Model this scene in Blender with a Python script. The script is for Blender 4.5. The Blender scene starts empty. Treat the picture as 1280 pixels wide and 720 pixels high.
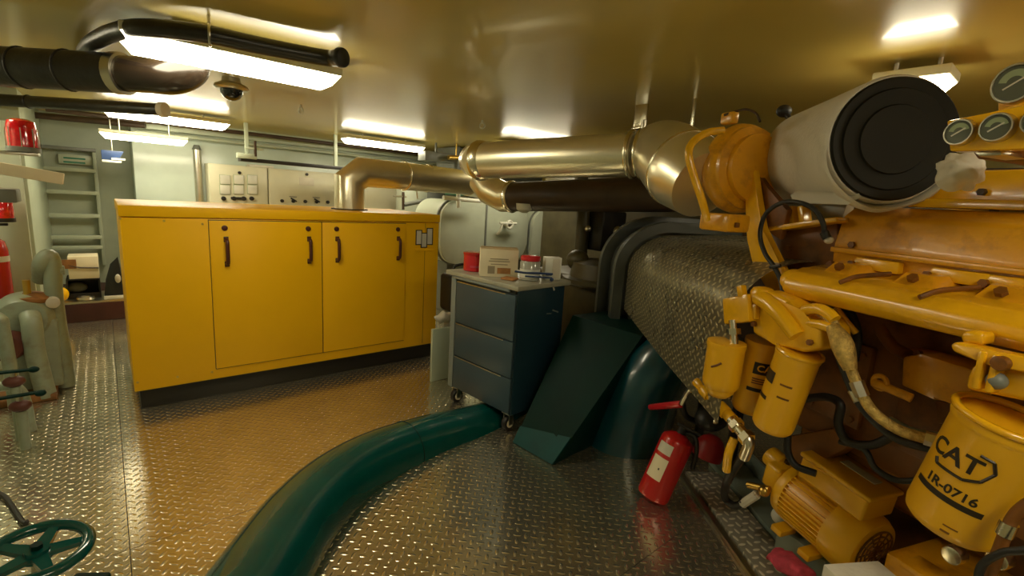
import bpy, bmesh, math, random
from mathutils import Vector, Matrix
random.seed(7)
C = bpy.context.scene.collection
PI = math.pi
V3 = Vector

# ------------------------------------------------------------------ camera maths
F = 600.0
_P, _R, _Y = math.radians(10.441), math.radians(3.535), math.radians(-40.509)
c_, s_ = math.cos, math.sin
Rr = Matrix(((c_(_R), -s_(_R), 0), (s_(_R), c_(_R), 0), (0, 0, 1)))
Rp = Matrix(((1, 0, 0), (0, c_(_P), -s_(_P)), (0, s_(_P), c_(_P))))
Ry = Matrix(((c_(_Y), 0, s_(_Y)), (0, 1, 0), (-s_(_Y), 0, c_(_Y))))
B3 = Matrix(((1, 0, 0), (0, 0, -1), (0, 1, 0)))
W = Rr @ Rp @ Ry @ B3            # world -> camera (x right, y down, z forward)
WT = W.transposed()
CAM = V3((0, 0, 1.6))
AZ = math.radians(20)
EV = V3((math.sin(AZ), math.cos(AZ), 0))      # along the main engine, away from the camera
NV = V3((math.cos(AZ), -math.sin(AZ), 0))     # into the main engine
ZV = V3((0, 0, 1))
def ray(px, py): return WT @ V3(((px - 640) / F, (py - 360) / F, 1))
def atz(px, py, z): d = ray(px, py); return CAM + d * ((z - CAM.z) / d.z)
def aty(px, py, y): d = ray(px, py); return CAM + d * (y / d.y)
def atx(px, py, x): d = ray(px, py); return CAM + d * (x / d.x)
def att(px, py, t): return CAM + ray(px, py) * t
def atn(px, py, n): d = ray(px, py); return CAM + d * (n / d.dot(NV))
def en(e, n, z): return EV * e + NV * n + ZV * z
EM = Matrix((EV, NV, ZV)).transposed()

# ------------------------------------------------------------------ mesh builder
def frame(axis):
    a = V3(axis).normalized()
    u = a.orthogonal().normalized()
    if abs(a.z) < 0.9:
        u = ZV.cross(a).normalized()
    return u, a.cross(u).normalized(), a

def spline(pts, n=8):
    pts = [V3(p) for p in pts]
    if len(pts) < 3: return pts
    out = []
    for i in range(len(pts) - 1):
        p0 = pts[i - 1] if i else pts[0] * 2 - pts[1]
        p1, p2 = pts[i], pts[i + 1]
        p3 = pts[i + 2] if i + 2 < len(pts) else p2 * 2 - p1
        for k in range(n):
            t = k / n
            out.append(0.5 * ((2 * p1) + (p2 - p0) * t + (2 * p0 - 5 * p1 + 4 * p2 - p3) * t * t + (3 * p1 - p0 - 3 * p2 + p3) * t ** 3))
    out.append(pts[-1])
    return out

class G:
    def __init__(self): self.bm = bmesh.new()
    def _bev(self, faces, bev, seg=2):
        if bev:
            ed = list({e for f in faces for e in f.edges})
            bmesh.ops.bevel(self.bm, geom=ed, offset=bev, segments=seg, affect='EDGES', profile=0.5, clamp_overlap=True)
    def obox(self, c, size, m=None, bev=0.0, seg=2):
        c = V3(c); m = m or Matrix.Identity(3)
        vs = [self.bm.verts.new(c + m @ V3((sx * size[0] / 2, sy * size[1] / 2, sz * size[2] / 2)))
              for sx in (-1, 1) for sy in (-1, 1) for sz in (-1, 1)]
        q = ((0, 1, 3, 2), (4, 6, 7, 5), (0, 4, 5, 1), (2, 3, 7, 6), (0, 2, 6, 4), (1, 5, 7, 3))
        fs = [self.bm.faces.new([vs[i] for i in f]) for f in q]
        self._bev(fs, bev, seg); return self
    def box(self, x0, x1, y0, y1, z0, z1, bev=0.0, seg=2):
        return self.obox(((x0 + x1) / 2, (y0 + y1) / 2, (z0 + z1) / 2), (abs(x1 - x0), abs(y1 - y0), abs(z1 - z0)), None, bev, seg)
    def ebox(self, e0, e1, n0, n1, z0, z1, bev=0.0, seg=2):
        return self.obox(en((e0 + e1) / 2, (n0 + n1) / 2, (z0 + z1) / 2), (abs(e1 - e0), abs(n1 - n0), abs(z1 - z0)), EM, bev, seg)
    def lathe(self, p0, axis, prof, seg=32, cap=True, a0=0, a1=2 * PI):
        p0 = V3(p0); u, v, a = frame(axis)
        full = abs(a1 - a0 - 2 * PI) < 1e-6
        cnt = seg if full else seg + 1
        rings = []
        for r, h in prof:
            rings.append([self.bm.verts.new(p0 + a * h + (u * c_(a0 + (a1 - a0) * k / seg) + v * s_(a0 + (a1 - a0) * k / seg)) * max(r, 1e-5)) for k in range(cnt)])
        for i in range(len(rings) - 1):
            for k in range(seg):
                k2 = (k + 1) % cnt
                self.bm.faces.new((rings[i][k], rings[i][k2], rings[i + 1][k2], rings[i + 1][k]))
        if cap and full:
            self.bm.faces.new(rings[0][::-1]); self.bm.faces.new(rings[-1])
        return self
    def cyl(self, p0, p1, r0, r1=None, seg=28, bev=0.0):
        p0, p1 = V3(p0), V3(p1); L = (p1 - p0).length
        r1 = r0 if r1 is None else r1
        if bev: pr = [(r0 - bev, 0), (r0 - bev * .3, bev * .3), (r0, bev), (r1, L - bev), (r1 - bev * .3, L - bev * .3), (r1 - bev, L)]
        else: pr = [(r0, 0), (r1, L)]
        return self.lathe(p0, p1 - p0, pr, seg)
    def tube(self, pts, r, seg=14, n=8, smooth=True):
        ps = spline(pts, n) if smooth else [V3(p) for p in pts]
        m = len(ps)
        rr = r if callable(r) else (lambda t: r)
        tang = []
        for i in range(m):
            a = ps[max(i - 1, 0)]; b = ps[min(i + 1, m - 1)]
            if not smooth and 0 < i < m - 1:
                t = (ps[i] - a).normalized() + (b - ps[i]).normalized()
            else: t = b - a
            tang.append(t.normalized())
        u = tang[0].orthogonal().normalized()
        rings = []
        for i in range(m):
            t = tang[i]
            u = (u - t * u.dot(t)).normalized(); w = t.cross(u)
            k = 1.0
            if not smooth and 0 < i < m - 1:
                k = 1 / max(.5, tang[i].dot((ps[i + 1] - ps[i]).normalized()))
                d1 = (ps[i] - ps[i - 1]).normalized(); d2 = (ps[i + 1] - ps[i]).normalized()
                bend = (d2 - d1)
                bend = bend.normalized() if bend.length > 1e-5 else None
            else: bend = None
            ring = []
            for j in range(seg):
                a = 2 * PI * j / seg
                off = (u * c_(a) + w * s_(a)) * rr(i / (m - 1))
                if bend is not None: off = off + bend * off.dot(bend) * (k - 1)
                ring.append(self.bm.verts.new(ps[i] + off))
            rings.append(ring)
        for i in range(m - 1):
            for j in range(seg):
                j2 = (j + 1) % seg
                self.bm.faces.new((rings[i][j], rings[i][j2], rings[i + 1][j2], rings[i + 1][j]))
        self.bm.faces.new(rings[0][::-1]); self.bm.faces.new(rings[-1])
        return self
    def prism(self, poly, vec, bev=0.0, seg=2):
        vec = V3(vec)
        a = [self.bm.verts.new(V3(p)) for p in poly]; b = [self.bm.verts.new(V3(p) + vec) for p in poly]
        n = len(a)
        fs = [self.bm.faces.new(a[::-1]), self.bm.faces.new(b)]
        for i in range(n):
            fs.append(self.bm.faces.new((a[i], a[(i + 1) % n], b[(i + 1) % n], b[i])))
        self._bev(fs, bev, seg); return self
    def hull(self, pts):
        vs = [self.bm.verts.new(V3(p)) for p in pts]
        bmesh.ops.convex_hull(self.bm, input=vs); return self
    def sphere(self, c, r, sc=(1, 1, 1), seg=20, ring=12):
        m = Matrix.Translation(V3(c)) @ Matrix.Diagonal((r * sc[0], r * sc[1], r * sc[2], 1))
        bmesh.ops.create_uvsphere(self.bm, u_segments=seg, v_segments=ring, radius=1, matrix=m); return self
    def torus(self, c, axis, R, r, seg=40, rs=12, a0=0, a1=2 * PI):
        u, v, a = frame(axis); c = V3(c)
        full = abs(a1 - a0 - 2 * PI) < 1e-6
        pts = [c + (u * c_(a0 + (a1 - a0) * k / seg) + v * s_(a0 + (a1 - a0) * k / seg)) * R for k in range(seg + (0 if full else 1))]
        rings = []
        for k, p in enumerate(pts):
            rad = (p - c).normalized()
            rings.append([self.bm.verts.new(p + (rad * c_(2 * PI * j / rs) + a * s_(2 * PI * j / rs)) * r) for j in range(rs)])
        for k in range(len(pts) if full else len(pts) - 1):
            k2 = (k + 1) % len(pts)
            for j in range(rs):
                self.bm.faces.new((rings[k][j], rings[k][(j + 1) % rs], rings[k2][(j + 1) % rs], rings[k2][j]))
        if not full:
            self.bm.faces.new(rings[0][::-1]); self.bm.faces.new(rings[-1])
        return self
    def hexbolt(self, c, axis, r=.012, h=.01):
        return self.cyl(V3(c), V3(c) + V3(axis).normalized() * h, r, seg=6)
    def text(self, s, size, place, depth=.0015, font_shear=0):
        """outline letters laid through place(x, y, h) -> world point"""
        cu = bpy.data.curves.new('lettering', 'FONT'); cu.body = s; cu.size = size; cu.extrude = 0.5
        cu.align_x = 'CENTER'; cu.align_y = 'CENTER'; cu.resolution_u = 3; cu.offset = size * 0.022
        o = bpy.data.objects.new('lettering', cu); C.objects.link(o)
        bpy.context.view_layer.update()
        me = bpy.data.meshes.new_from_object(o.evaluated_get(bpy.context.evaluated_depsgraph_get()))
        C.objects.unlink(o); bpy.data.objects.remove(o); bpy.data.curves.remove(cu)
        t = bmesh.new(); t.from_mesh(me); bpy.data.meshes.remove(me)
        xs = [v.co.x for v in t.verts]
        x = min(xs)
        while x < max(xs):
            x += size * .12
            bmesh.ops.bisect_plane(t, geom=t.verts[:] + t.edges[:] + t.faces[:], plane_co=(x, 0, 0), plane_no=(1, 0, 0))
        mp = {}
        for v in t.verts: mp[v] = self.bm.verts.new(place(v.co.x, v.co.y, depth if v.co.z > 0 else 0.0002))
        for f in t.faces:
            try: self.bm.faces.new([mp[v] for v in f.verts])
            except ValueError: pass
        t.free(); return self
    def done(self, name, mat, parent=None, loc=None, ang=38):
        bm = self.bm
        bmesh.ops.recalc_face_normals(bm, faces=bm.faces[:])
        root = parent
        while root is not None and root.parent is not None: root = root.parent
        if root is not None: base = root.location.copy()
        else:
            if loc is None:
                xs = [v.co for v in bm.verts]
                lo = V3([min(v[i] for v in xs) for i in range(3)]); hi = V3([max(v[i] for v in xs) for i in range(3)])
                loc = ((lo.x + hi.x) / 2, (lo.y + hi.y) / 2, lo.z)
            base = V3(loc)
        bmesh.ops.translate(bm, verts=bm.verts[:], vec=-base)
        me = bpy.data.meshes.new(name); bm.to_mesh(me); bm.free()
        for p in me.polygons: p.use_smooth = True
        me.set_sharp_from_angle(angle=math.radians(ang))
        if isinstance(mat, str): mat = M[mat]
        me.materials.append(mat)
        o = bpy.data.objects.new(name, me); C.objects.link(o)
        if parent is not None: o.parent = parent
        else: o.location = base
        return o

def thing(name, label, cat, loc, group=None):
    o = bpy.data.objects.new(name, None); C.objects.link(o); o.location = loc
    o.empty_display_size = .05
    o['label'] = label; o['category'] = cat
    if group: o['group'] = group
    return o
def tag(o, label, cat, group=None):
    o['label'] = label; o['category'] = cat
    if group: o['group'] = group
    return o
def lab(o, t): o['label'] = t; return o
def struct(o): o['kind'] = 'structure'; return o
def dup(root, loc, label, group=None):
    r = root.copy(); C.objects.link(r); r.location = loc; r['label'] = label
    if group: r['group'] = group
    for ch in list(root.children):
        c = ch.copy(); C.objects.link(c); c.parent = r
        for g in list(ch.children):
            d = g.copy(); C.objects.link(d); d.parent = c
    return r

# ------------------------------------------------------------------ materials
M = {}
def mat(name, col, rough=.5, metal=0.0, var=.12, vscale=6.0, bump=0.0, bscale=40.0, coat=0.0, spec=.5, rvar=.12, dirt=None, dirt_amt=.0, dscale=5.0):
    m = bpy.data.materials.new(name); m.use_nodes = True
    nt = m.node_tree; b = nt.nodes['Principled BSDF']; L = nt.links.new
    tc = nt.nodes.new('ShaderNodeTexCoord')
    nz = nt.nodes.new('ShaderNodeTexNoise'); nz.inputs['Scale'].default_value = vscale; nz.inputs['Detail'].default_value = 5
    L(tc.outputs['Object'], nz.inputs['Vector'])
    rp = nt.nodes.new('ShaderNodeMapRange'); rp.inputs['To Min'].default_value = 1 - var; rp.inputs['To Max'].default_value = 1 + var
    rp.inputs['From Min'].default_value = .3; rp.inputs['From Max'].default_value = .7
    L(nz.outputs['Fac'], rp.inputs['Value'])
    mx = nt.nodes.new('ShaderNodeVectorMath'); mx.operation = 'SCALE'; mx.inputs[0].default_value = col[:3]
    L(rp.outputs['Result'], mx.inputs['Scale'])
    out = mx.outputs['Vector']
    if dirt:
        n2 = nt.nodes.new('ShaderNodeTexNoise'); n2.inputs['Scale'].default_value = dscale; n2.inputs['Detail'].default_value = 8; n2.inputs['Roughness'].default_value = .65
        L(tc.outputs['Object'], n2.inputs['Vector'])
        r2 = nt.nodes.new('ShaderNodeMapRange'); r2.inputs['From Min'].default_value = .5; r2.inputs['From Max'].default_value = .72; r2.inputs['To Max'].default_value = dirt_amt
        L(n2.outputs['Fac'], r2.inputs['Value'])
        mm = nt.nodes.new('ShaderNodeMix'); mm.data_type = 'RGBA'
        L(r2.outputs['Result'], mm.inputs['Factor']); L(out, mm.inputs['A']); mm.inputs['B'].default_value = (*dirt, 1)
        out = mm.outputs['Result']
    L(out, b.inputs['Base Color'])
    rr = nt.nodes.new('ShaderNodeMapRange'); rr.inputs['To Min'].default_value = max(.02, rough * (1 - rvar)); rr.inputs['To Max'].default_value = min(1, rough * (1 + rvar))
    L(nz.outputs['Fac'], rr.inputs['Value']); L(rr.outputs['Result'], b.inputs['Roughness'])
    b.inputs['Metallic'].default_value = metal
    b.inputs['Specular IOR Level'].default_value = spec
    if coat: b.inputs['Coat Weight'].default_value = coat; b.inputs['Coat Roughness'].default_value = .08
    if bump:
        n3 = nt.nodes.new('ShaderNodeTexNoise'); n3.inputs['Scale'].default_value = bscale; n3.inputs['Detail'].default_value = 3
        L(tc.outputs['Object'], n3.inputs['Vector'])
        bp = nt.nodes.new('ShaderNodeBump'); bp.inputs['Strength'].default_value = bump; bp.inputs['Distance'].default_value = .01
        L(n3.outputs['Fac'], bp.inputs['Height']); L(bp.outputs['Normal'], b.inputs['Normal'])
    M[name] = m
    return m

mat('ceiling_paint', (.60, .465, .115), .30, var=.06, vscale=1.5, bump=.05, bscale=1.3, coat=.35, spec=.35)
mat('wall_paint', (.46, .52, .40), .35, var=.05, bump=.05, bscale=3, spec=.5)
mat('pale_panel', (.52, .60, .52), .22, var=.04, bump=.04, bscale=2)
mat('bay_shaded_paint', (.38, .43, .33), .4, var=.07)  # wall paint darkened, the shade of the ladder bay is in this colour
mat('switch_paint', (.60, .58, .42), .4, var=.04)
mat('genset_yellow', (.92, .50, .004), .36, var=.03, vscale=3, bump=.02, bscale=4, spec=.28)
mat('genset_lid', (.92, .50, .004), .38, var=.03, vscale=3, spec=.25)
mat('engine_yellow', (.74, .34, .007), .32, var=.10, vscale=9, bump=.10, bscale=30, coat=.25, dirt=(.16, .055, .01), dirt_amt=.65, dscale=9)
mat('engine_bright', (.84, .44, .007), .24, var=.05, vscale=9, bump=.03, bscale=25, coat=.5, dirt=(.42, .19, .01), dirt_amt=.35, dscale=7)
mat('starter_orange', (.34, .125, .010), .36, var=.2, vscale=8, bump=.08, bscale=20, dirt=(.05, .02, .005), dirt_amt=.7, dscale=5)  # shade under the block is mixed into the starter colour
mat('arch_grey', (.055, .06, .05), .4, var=.15)
mat('engine_dark', (.20, .070, .008), .45, var=.25, vscale=8, bump=.15, bscale=20, dirt=(.02, .010, .004), dirt_amt=.9, dscale=5)  # engine yellow darkened, shade of the recess under the rail mixed in
mat('filter_yellow', (.82, .43, .009), .35, var=.03, vscale=5, coat=.15)
mat('black_paint', (.012, .010, .008), .45)
mat('black_rubber', (.014, .013, .012), .5, bump=.1, bscale=120)
mat('lagging_black', (.020, .017, .013), .33, var=.3, vscale=12, bump=.35, bscale=18)
mat('lagging_gloss', (.020, .013, .008), .24, var=.2, vscale=8, bump=.12, bscale=12, coat=.15)
mat('dark_brown', (.05, .028, .014), .5, var=.3)
mat('maroon_paint', (.055, .012, .010), .5, var=.2)
mat('silver_lagging', (.86, .80, .60), .30, metal=.85, var=.05, vscale=5, bump=.03, bscale=5, rvar=.15)
mat('silver_bright', (.80, .74, .58), .25, metal=1.0, var=.08)
mat('steel', (.62, .58, .48), .3, metal=1.0, var=.12)
mat('alu_plain', (.60, .55, .42), .3, metal=1.0, var=.1, vscale=4)
mat('brass', (.65, .42, .10), .3, metal=1.0, var=.15)
mat('braid', (.52, .36, .10), .42, metal=.6, var=.35, vscale=60, bump=.5, bscale=220)
mat('white_cloth', (.66, .62, .53), .9, var=.05, vscale=5, bump=.25, bscale=60)
mat('white_paint', (.74, .74, .66), .4, var=.05)
mat('filter_black', (.008, .0075, .003), .55, var=.2, bump=.05, bscale=14, spec=.25)
mat('teal_paint', (.002, .075, .066), .14, var=.12, vscale=6, bump=.06, bscale=8, coat=.6)
mat('teal_dull', (.0015, .021, .016), .5, var=.25, vscale=4, bump=.05, bscale=8, spec=.12)
mat('teal_mid', (.002, .055, .055), .45, var=.15, spec=.2)
mat('teal_blue', (.004, .055, .075), .22, var=.15, vscale=4, coat=.4)
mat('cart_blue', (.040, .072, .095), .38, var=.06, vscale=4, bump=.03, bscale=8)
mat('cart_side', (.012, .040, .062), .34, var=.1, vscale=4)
mat('cart_grey', (.20, .23, .22), .4, var=.06)
mat('cart_top', (.36, .35, .27), .35, var=.15, vscale=9)
mat('red_paint', (.48, .012, .012), .25, var=.08, coat=.4)
mat('red_dark', (.30, .010, .010), .4, var=.12)
mat('red_plastic', (.62, .02, .03), .25, coat=.3)
mat('beacon_red', (.65, .01, .015), .08, var=.3, vscale=30, coat=.8)
mat('pink_rag', (.55, .06, .10), .9, var=.25, vscale=25, bump=.4, bscale=60)
mat('cardboard', (.58, .44, .25), .8, var=.06)
mat('cream_box', (.80, .71, .50), .7, var=.05)
mat('brown_print', (.36, .17, .05), .7, var=.3, vscale=30)
mat('grey_print', (.36, .30, .20), .7)
mat('orange_cloth', (.45, .20, .06), .8, var=.2)
mat('jar_clear', (.42, .42, .36), .12, var=.05, coat=.5)
mat('pump_green', (.30, .35, .26), .35, var=.12, dirt=(.16, .08, .02), dirt_amt=.4, dscale=10)
mat('pump_rust', (.24, .10, .025), .55, var=.35, vscale=14)
mat('pump_red', (.12, .035, .022), .5, var=.25)
mat('bed_green', (.20, .24, .20), .4, var=.12, vscale=5)
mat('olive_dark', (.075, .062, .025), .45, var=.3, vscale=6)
mat('tank_paint', (.46, .50, .40), .35, var=.05)
mat('grey_paint', (.16, .17, .15), .4, var=.12)
mat('blue_plastic', (.03, .06, .16), .4)
mat('green_plastic', (.01, .20, .12), .4)
mat('glass_black', (.006, .006, .006), .05, coat=1.0)
mat('gauge_face', (.10, .11, .08), .25)
mat('gauge_band', (.30, .36, .20), .4)
mat('meter_face', (.62, .61, .52), .4)
mat('print_black', (.02, .012, .006), .45)
mat('handle_brown', (.075, .018, .010), .4)
mat('sticker_white', (.62, .58, .48), .5)

def diamond(name, base, rough, pitch, scale_h=.6, metal=1.0, rot=45.0, uvmode='xy', dirt=.35, low=.8, ground=.55):
    """tread plate: raised lozenges in alternating directions"""
    m = bpy.data.materials.new(name); m.use_nodes = True
    nt = m.node_tree; N = nt.nodes.new; L = nt.links.new; b = nt.nodes['Principled BSDF']
    def mth(op, a, bb=None, cc=None):
        n = N('ShaderNodeMath'); n.operation = op
        for i, v in enumerate((a, bb, cc)):
            if v is None: continue
            if isinstance(v, (int, float)): n.inputs[i].default_value = v
            else: L(v, n.inputs[i])
        return n.outputs[0]
    if uvmode == 'xy':
        tc = N('ShaderNodeTexCoord'); src = tc.outputs['Object']
    else:
        tc = N('ShaderNodeUVMap'); src = tc.outputs['UV']
    mp = N('ShaderNodeMapping'); mp.inputs['Rotation'].default_value = (0, 0, math.radians(rot)); mp.inputs['Scale'].default_value = (1 / pitch, 1 / pitch, 1)
    L(src, mp.inputs['Vector'])
    sp = N('ShaderNodeSeparateXYZ'); L(mp.outputs['Vector'], sp.inputs['Vector'])
    x, y = sp.outputs['X'], sp.outputs['Y']
    fx, fy = mth('FLOOR', x), mth('FLOOR', y)
    par = mth('FLOORED_MODULO', mth('ADD', fx, fy), 2.0)
    u = mth('SUBTRACT', mth('SUBTRACT', x, fx), .5); v = mth('SUBTRACT', mth('SUBTRACT', y, fy), .5)
    inv = mth('SUBTRACT', 1.0, par)
    a = mth('ADD', mth('MULTIPLY', u, par), mth('MULTIPLY', v, inv))
    bb = mth('ADD', mth('MULTIPLY', v, par), mth('MULTIPLY', u, inv))
    q = mth('ADD', mth('POWER', mth('DIVIDE', mth('ABSOLUTE', a), .47), 2.0), mth('POWER', mth('DIVIDE', mth('ABSOLUTE', bb), .19), 2.0))
    h = mth('MAXIMUM', mth('SUBTRACT', 1.0, q), 0.0)
    h = mth('POWER', h, .6)
    nz = N('ShaderNodeTexNoise'); nz.inputs['Scale'].default_value = 2.2; nz.inputs['Detail'].default_value = 4
    t2 = N('ShaderNodeTexCoord'); L(t2.outputs['Object'], nz.inputs['Vector'])
    low = mth('MULTIPLY', nz.outputs['Fac'], low)
    hh = mth('ADD', h, low)
    bp = N('ShaderNodeBump'); bp.inputs['Strength'].default_value = scale_h; bp.inputs['Distance'].default_value = pitch * .09
    L(hh, bp.inputs['Height']); L(bp.outputs['Normal'], b.inputs['Normal'])
    n4 = N('ShaderNodeTexNoise'); n4.inputs['Scale'].default_value = 5; n4.inputs['Detail'].default_value = 8; n4.inputs['Roughness'].default_value = .7
    L(t2.outputs['Object'], n4.inputs['Vector'])
    cr = N('ShaderNodeMapRange'); cr.inputs['From Min'].default_value = .3; cr.inputs['From Max'].default_value = .7; cr.inputs['To Min'].default_value = 1 - dirt; cr.inputs['To Max'].default_value = 1.08
    L(n4.outputs['Fac'], cr.inputs['Value'])
    vm = N('ShaderNodeVectorMath'); vm.operation = 'SCALE'; vm.inputs[0].default_value = base
    glint = mth('ADD', mth('MULTIPLY', mth('MINIMUM', mth('MULTIPLY', h, 1.6), 1.0), 1.0 - ground), ground)  # lamp glints on the lozenges painted into the colour, ground kept darker
    L(mth('MULTIPLY', cr.outputs['Result'], glint), vm.inputs['Scale']); L(vm.outputs['Vector'], b.inputs['Base Color'])
    rr = N('ShaderNodeMapRange'); rr.inputs['To Min'].default_value = rough * .75; rr.inputs['To Max'].default_value = rough * 1.35
    L(n4.outputs['Fac'], rr.inputs['Value']); L(rr.outputs['Result'], b.inputs['Roughness'])
    b.inputs['Metallic'].default_value = metal
    M[name] = m
    return m
diamond('tread_plate', (.84, .78, .60), .18, .042, dirt=.15, metal=.90, ground=.82)
diamond('tread_strip', (.85, .79, .62), .28, .044, rot=25, metal=.4, ground=.42, low=.1, dirt=.1)
diamond('tread_cover', (.88, .80, .55), .27, .036, scale_h=.45, uvmode='uv', rot=45, dirt=.08, low=.10, metal=.62, ground=.48)

def emis(name, col, st):
    m = bpy.data.materials.new(name); m.use_nodes = True
    b = m.node_tree.nodes['Principled BSDF']
    b.inputs['Base Color'].default_value = (.8, .8, .7, 1); b.inputs['Emission Color'].default_value = (*col, 1); b.inputs['Emission Strength'].default_value = st
    M[name] = m
emis('lamp_glow', (1.0, .90, .64), 22.0)

# ------------------------------------------------------------------ the setting
CZ = 2.3
BY = 8.2
struct(G().box(-1.45, 6.2, -3.2, 8.4, -.12, -.008).done('floor', 'black_paint', loc=(0, 0, 0)))
# tread plates laid side by side, seams follow the photo
xs = [-1.35, -.02, 2.20, 4.2, 6.05]; ys = [-3.05, -.55, 1.05, 2.43, 3.86, 5.3, 8.2]
for i in range(len(xs) - 1):
    for j in range(len(ys) - 1):
        g = G().box(xs[i] + .0015, xs[i + 1] - .0015, ys[j] + .0015, ys[j + 1] - .0015, -.008, 0)
        struct(g.done('floor', 'tread_plate', loc=(0, 0, 0)))
struct(G().box(-1.45, 6.2, -3.2, 8.4, CZ, CZ + .1).done('ceiling', 'ceiling_paint', loc=(0, 0, CZ)))
struct(G().box(-1.45, 6.2, BY, BY + .15, -.1, CZ + .1).done('wall_back', 'bay_shaded_paint', loc=(0, 0, 0)))
struct(G().box(-1.5, -1.35, -3.2, 8.4, -.1, CZ + .1).done('wall_left', 'wall_paint', loc=(0, 0, 0)))
struct(G().box(6.05, 6.2, -3.2, 8.4, -.1, CZ + .1).done('wall_right', 'ceiling_paint', loc=(0, 0, 0)))
struct(G().box(-1.45, 6.2, -3.2, -3.05, -.1, CZ + .1).done('wall_front', 'wall_paint', loc=(0, 0, 0)))
# protruding bulkhead panels behind the generator and left of the ladder bay
struct(G().box(.31, 6.05, 7.6, BY, 0, CZ, .006).done('wall_middle', 'pale_panel', loc=(0, 0, 0)))
struct(G().box(-1.35, -.52, 6.3, BY, 0, CZ, .01).done('wall_corner', 'wall_paint', loc=(0, 0, 0)))
struct(G().box(-.52, .31, 6.85, BY, 0, .20, .004).done('trim_1', 'maroon_paint', loc=(0, 0, 0)))
struct(G().box(.31, 6.05, 7.48, 7.60, 2.17, 2.30, .006).done('trim_2', 'wall_paint', loc=(0, 0, 0)))

# ------------------------------------------------------------------ ceiling lights
def ceiling_light(x0, x1, y0, y1, zb, label, ztop=CZ, gasket=True):
    t = thing('ceiling_light', label, 'light', ((x0 + x1) / 2, (y0 + y1) / 2, zb), 'fluorescent ceiling fixtures')
    G().box(x0, x1, y0, y1, zb + .055, zb + .095, .006).done('housing', 'switch_paint', t)
    # diffuser with sloped ends
    lx = (x1 - x0) > (y1 - y0)
    ix, iy = (.05, .03) if lx else (.03, .05)
    g = G(); z1, z0 = zb + .055, zb
    g.hull([(x0 + .006, y0 + .006, z1), (x1 - .006, y0 + .006, z1), (x1 - .006, y1 - .006, z1), (x0 + .006, y1 - .006, z1),
            (x0 + ix, y0 + iy, z0), (x1 - ix, y0 + iy, z0), (x1 - ix, y1 - iy, z0), (x0 + ix, y1 - iy, z0)])
    g.done('diffuser', 'lamp_glow', t)
    for k in (.22, .78):
        cx, cy = (x0 + (x1 - x0) * k, (y0 + y1) / 2) if lx else ((x0 + x1) / 2, y0 + (y1 - y0) * k)
        G().cyl((cx, cy, zb + .095), (cx, cy, ztop), .009, seg=10).done('hanger_rod', 'steel', t)
    return t
ceiling_light(.10, 1.06, 2.79, 3.03, 2.155, 'bright fluorescent fixture nearest the camera with black hose looped over it')
ceiling_light(.05, 1.13, 6.25, 6.50, 2.165, 'fluorescent fixture on the ceiling above the left end of the switchboards')
ceiling_light(0.01, .80, 6.86, 7.0, 1.98, 'small fluorescent fixture above the ladder bay, lowest of the lights')
ceiling_light(2.34, 3.42, 6.00, 6.24, 2.165, 'fluorescent fixture behind the silver duct above the yellow enclosure')
ceiling_light(2.66, 2.86, .47, .74, 2.155, 'fluorescent fixture half hidden behind the white air cleaner')
ceiling_light(3.7, 4.7, 4.5, 4.72, 2.165, 'added fluorescent fixture hidden behind the big exhaust pipe over the tanks')  # unseen lamp added because the tanks needed light
# unseen lamps: left wall from its floor reflection, others added for light
ceiling_light(-1.18, -.94, 3.9, 5.0, 2.165, 'fluorescent fixture along the left wall outside the view')
ceiling_light(.1, 1.2, -.75, -.51, 2.165, 'added unseen fluorescent fixture behind the viewer over the left aisle')
ceiling_light(2.5, 3.6, -.95, -.71, 2.165, 'added unseen fluorescent fixture behind the viewer over the engine')

# ------------------------------------------------------------------ generator enclosure
GX0, GX1, GY0, GY1 = .07, 2.45, 4.0, 5.05
t = thing('generator_enclosure', 'large yellow sheet metal generator enclosure with two doors on a black base', 'generator', (1.25, 4.5, 0))
G().box(GX0 + .03, GX1 - .02, GY0 + .03, GY1 - .03, 0, .14, .004).done('base_skid', 'black_paint', t)
G().box(GX0, GX1, GY0, GY1, .14, 1.335, .008).done('body', 'genset_yellow', t)
G().box(GX0 - .006, GX1 + .006, GY0 - .008, GY1 + .008, 1.340, 1.412, .006).done('lid', 'genset_lid', t)
g = G()
for px, py in ((150, 268), (205, 271), (253, 275)): 
    p = aty(px, py + 5, GY0); g.cyl((p.x, GY0 + .002, p.z), (p.x, GY0 - .004, p.z), .008, seg=10)
for px, py in ((172, 478), (222, 471), (265, 465)):
    p = aty(px, py, GY0); g.cyl((p.x, GY0 + .002, p.z), (p.x, GY0 - .004, p.z), .008, seg=10)
g.done('panel_screws', 'brass', t)
def gdoor(x0, x1, hx):
    G().box(x0 - .004, x1 + .004, GY0 - .0012, GY0 + .01, .216, 1.329).done('door_gap', 'dark_brown', t)
    d = G().box(x0, x1, GY0 - .012, GY0 + .004, .222, 1.323, .003).done('door', 'genset_yellow', t)
    for x in hx:
        h = G()
        h.tube([(x, GY0 - .010, 1.190), (x, GY0 - .05, 1.175), (x, GY0 - .055, 1.10), (x, GY0 - .05, 1.025), (x, GY0 - .010, 1.010)], .013, seg=10, n=5)
        h.box(x - .016, x + .016, GY0 - .017, GY0 - .010, 1.17, 1.21, .003); h.box(x - .016, x + .016, GY0 - .017, GY0 - .010, .99, 1.03, .003)
        h.done('handle', 'handle_brown', d)
        l = G().cyl((x - .006, GY0 - .009, 1.272), (x - .006, GY0 - .02, 1.272), .020, seg=20, bev=.003)
        l.done('lock', 'handle_brown', d)
gdoor(.558, 1.338, (aty(283, 315, GY0).x, aty(386, 312, GY0).x))
gdoor(1.346, 2.095, (aty(421, 312, GY0).x, aty(497, 309, GY0).x))
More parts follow.
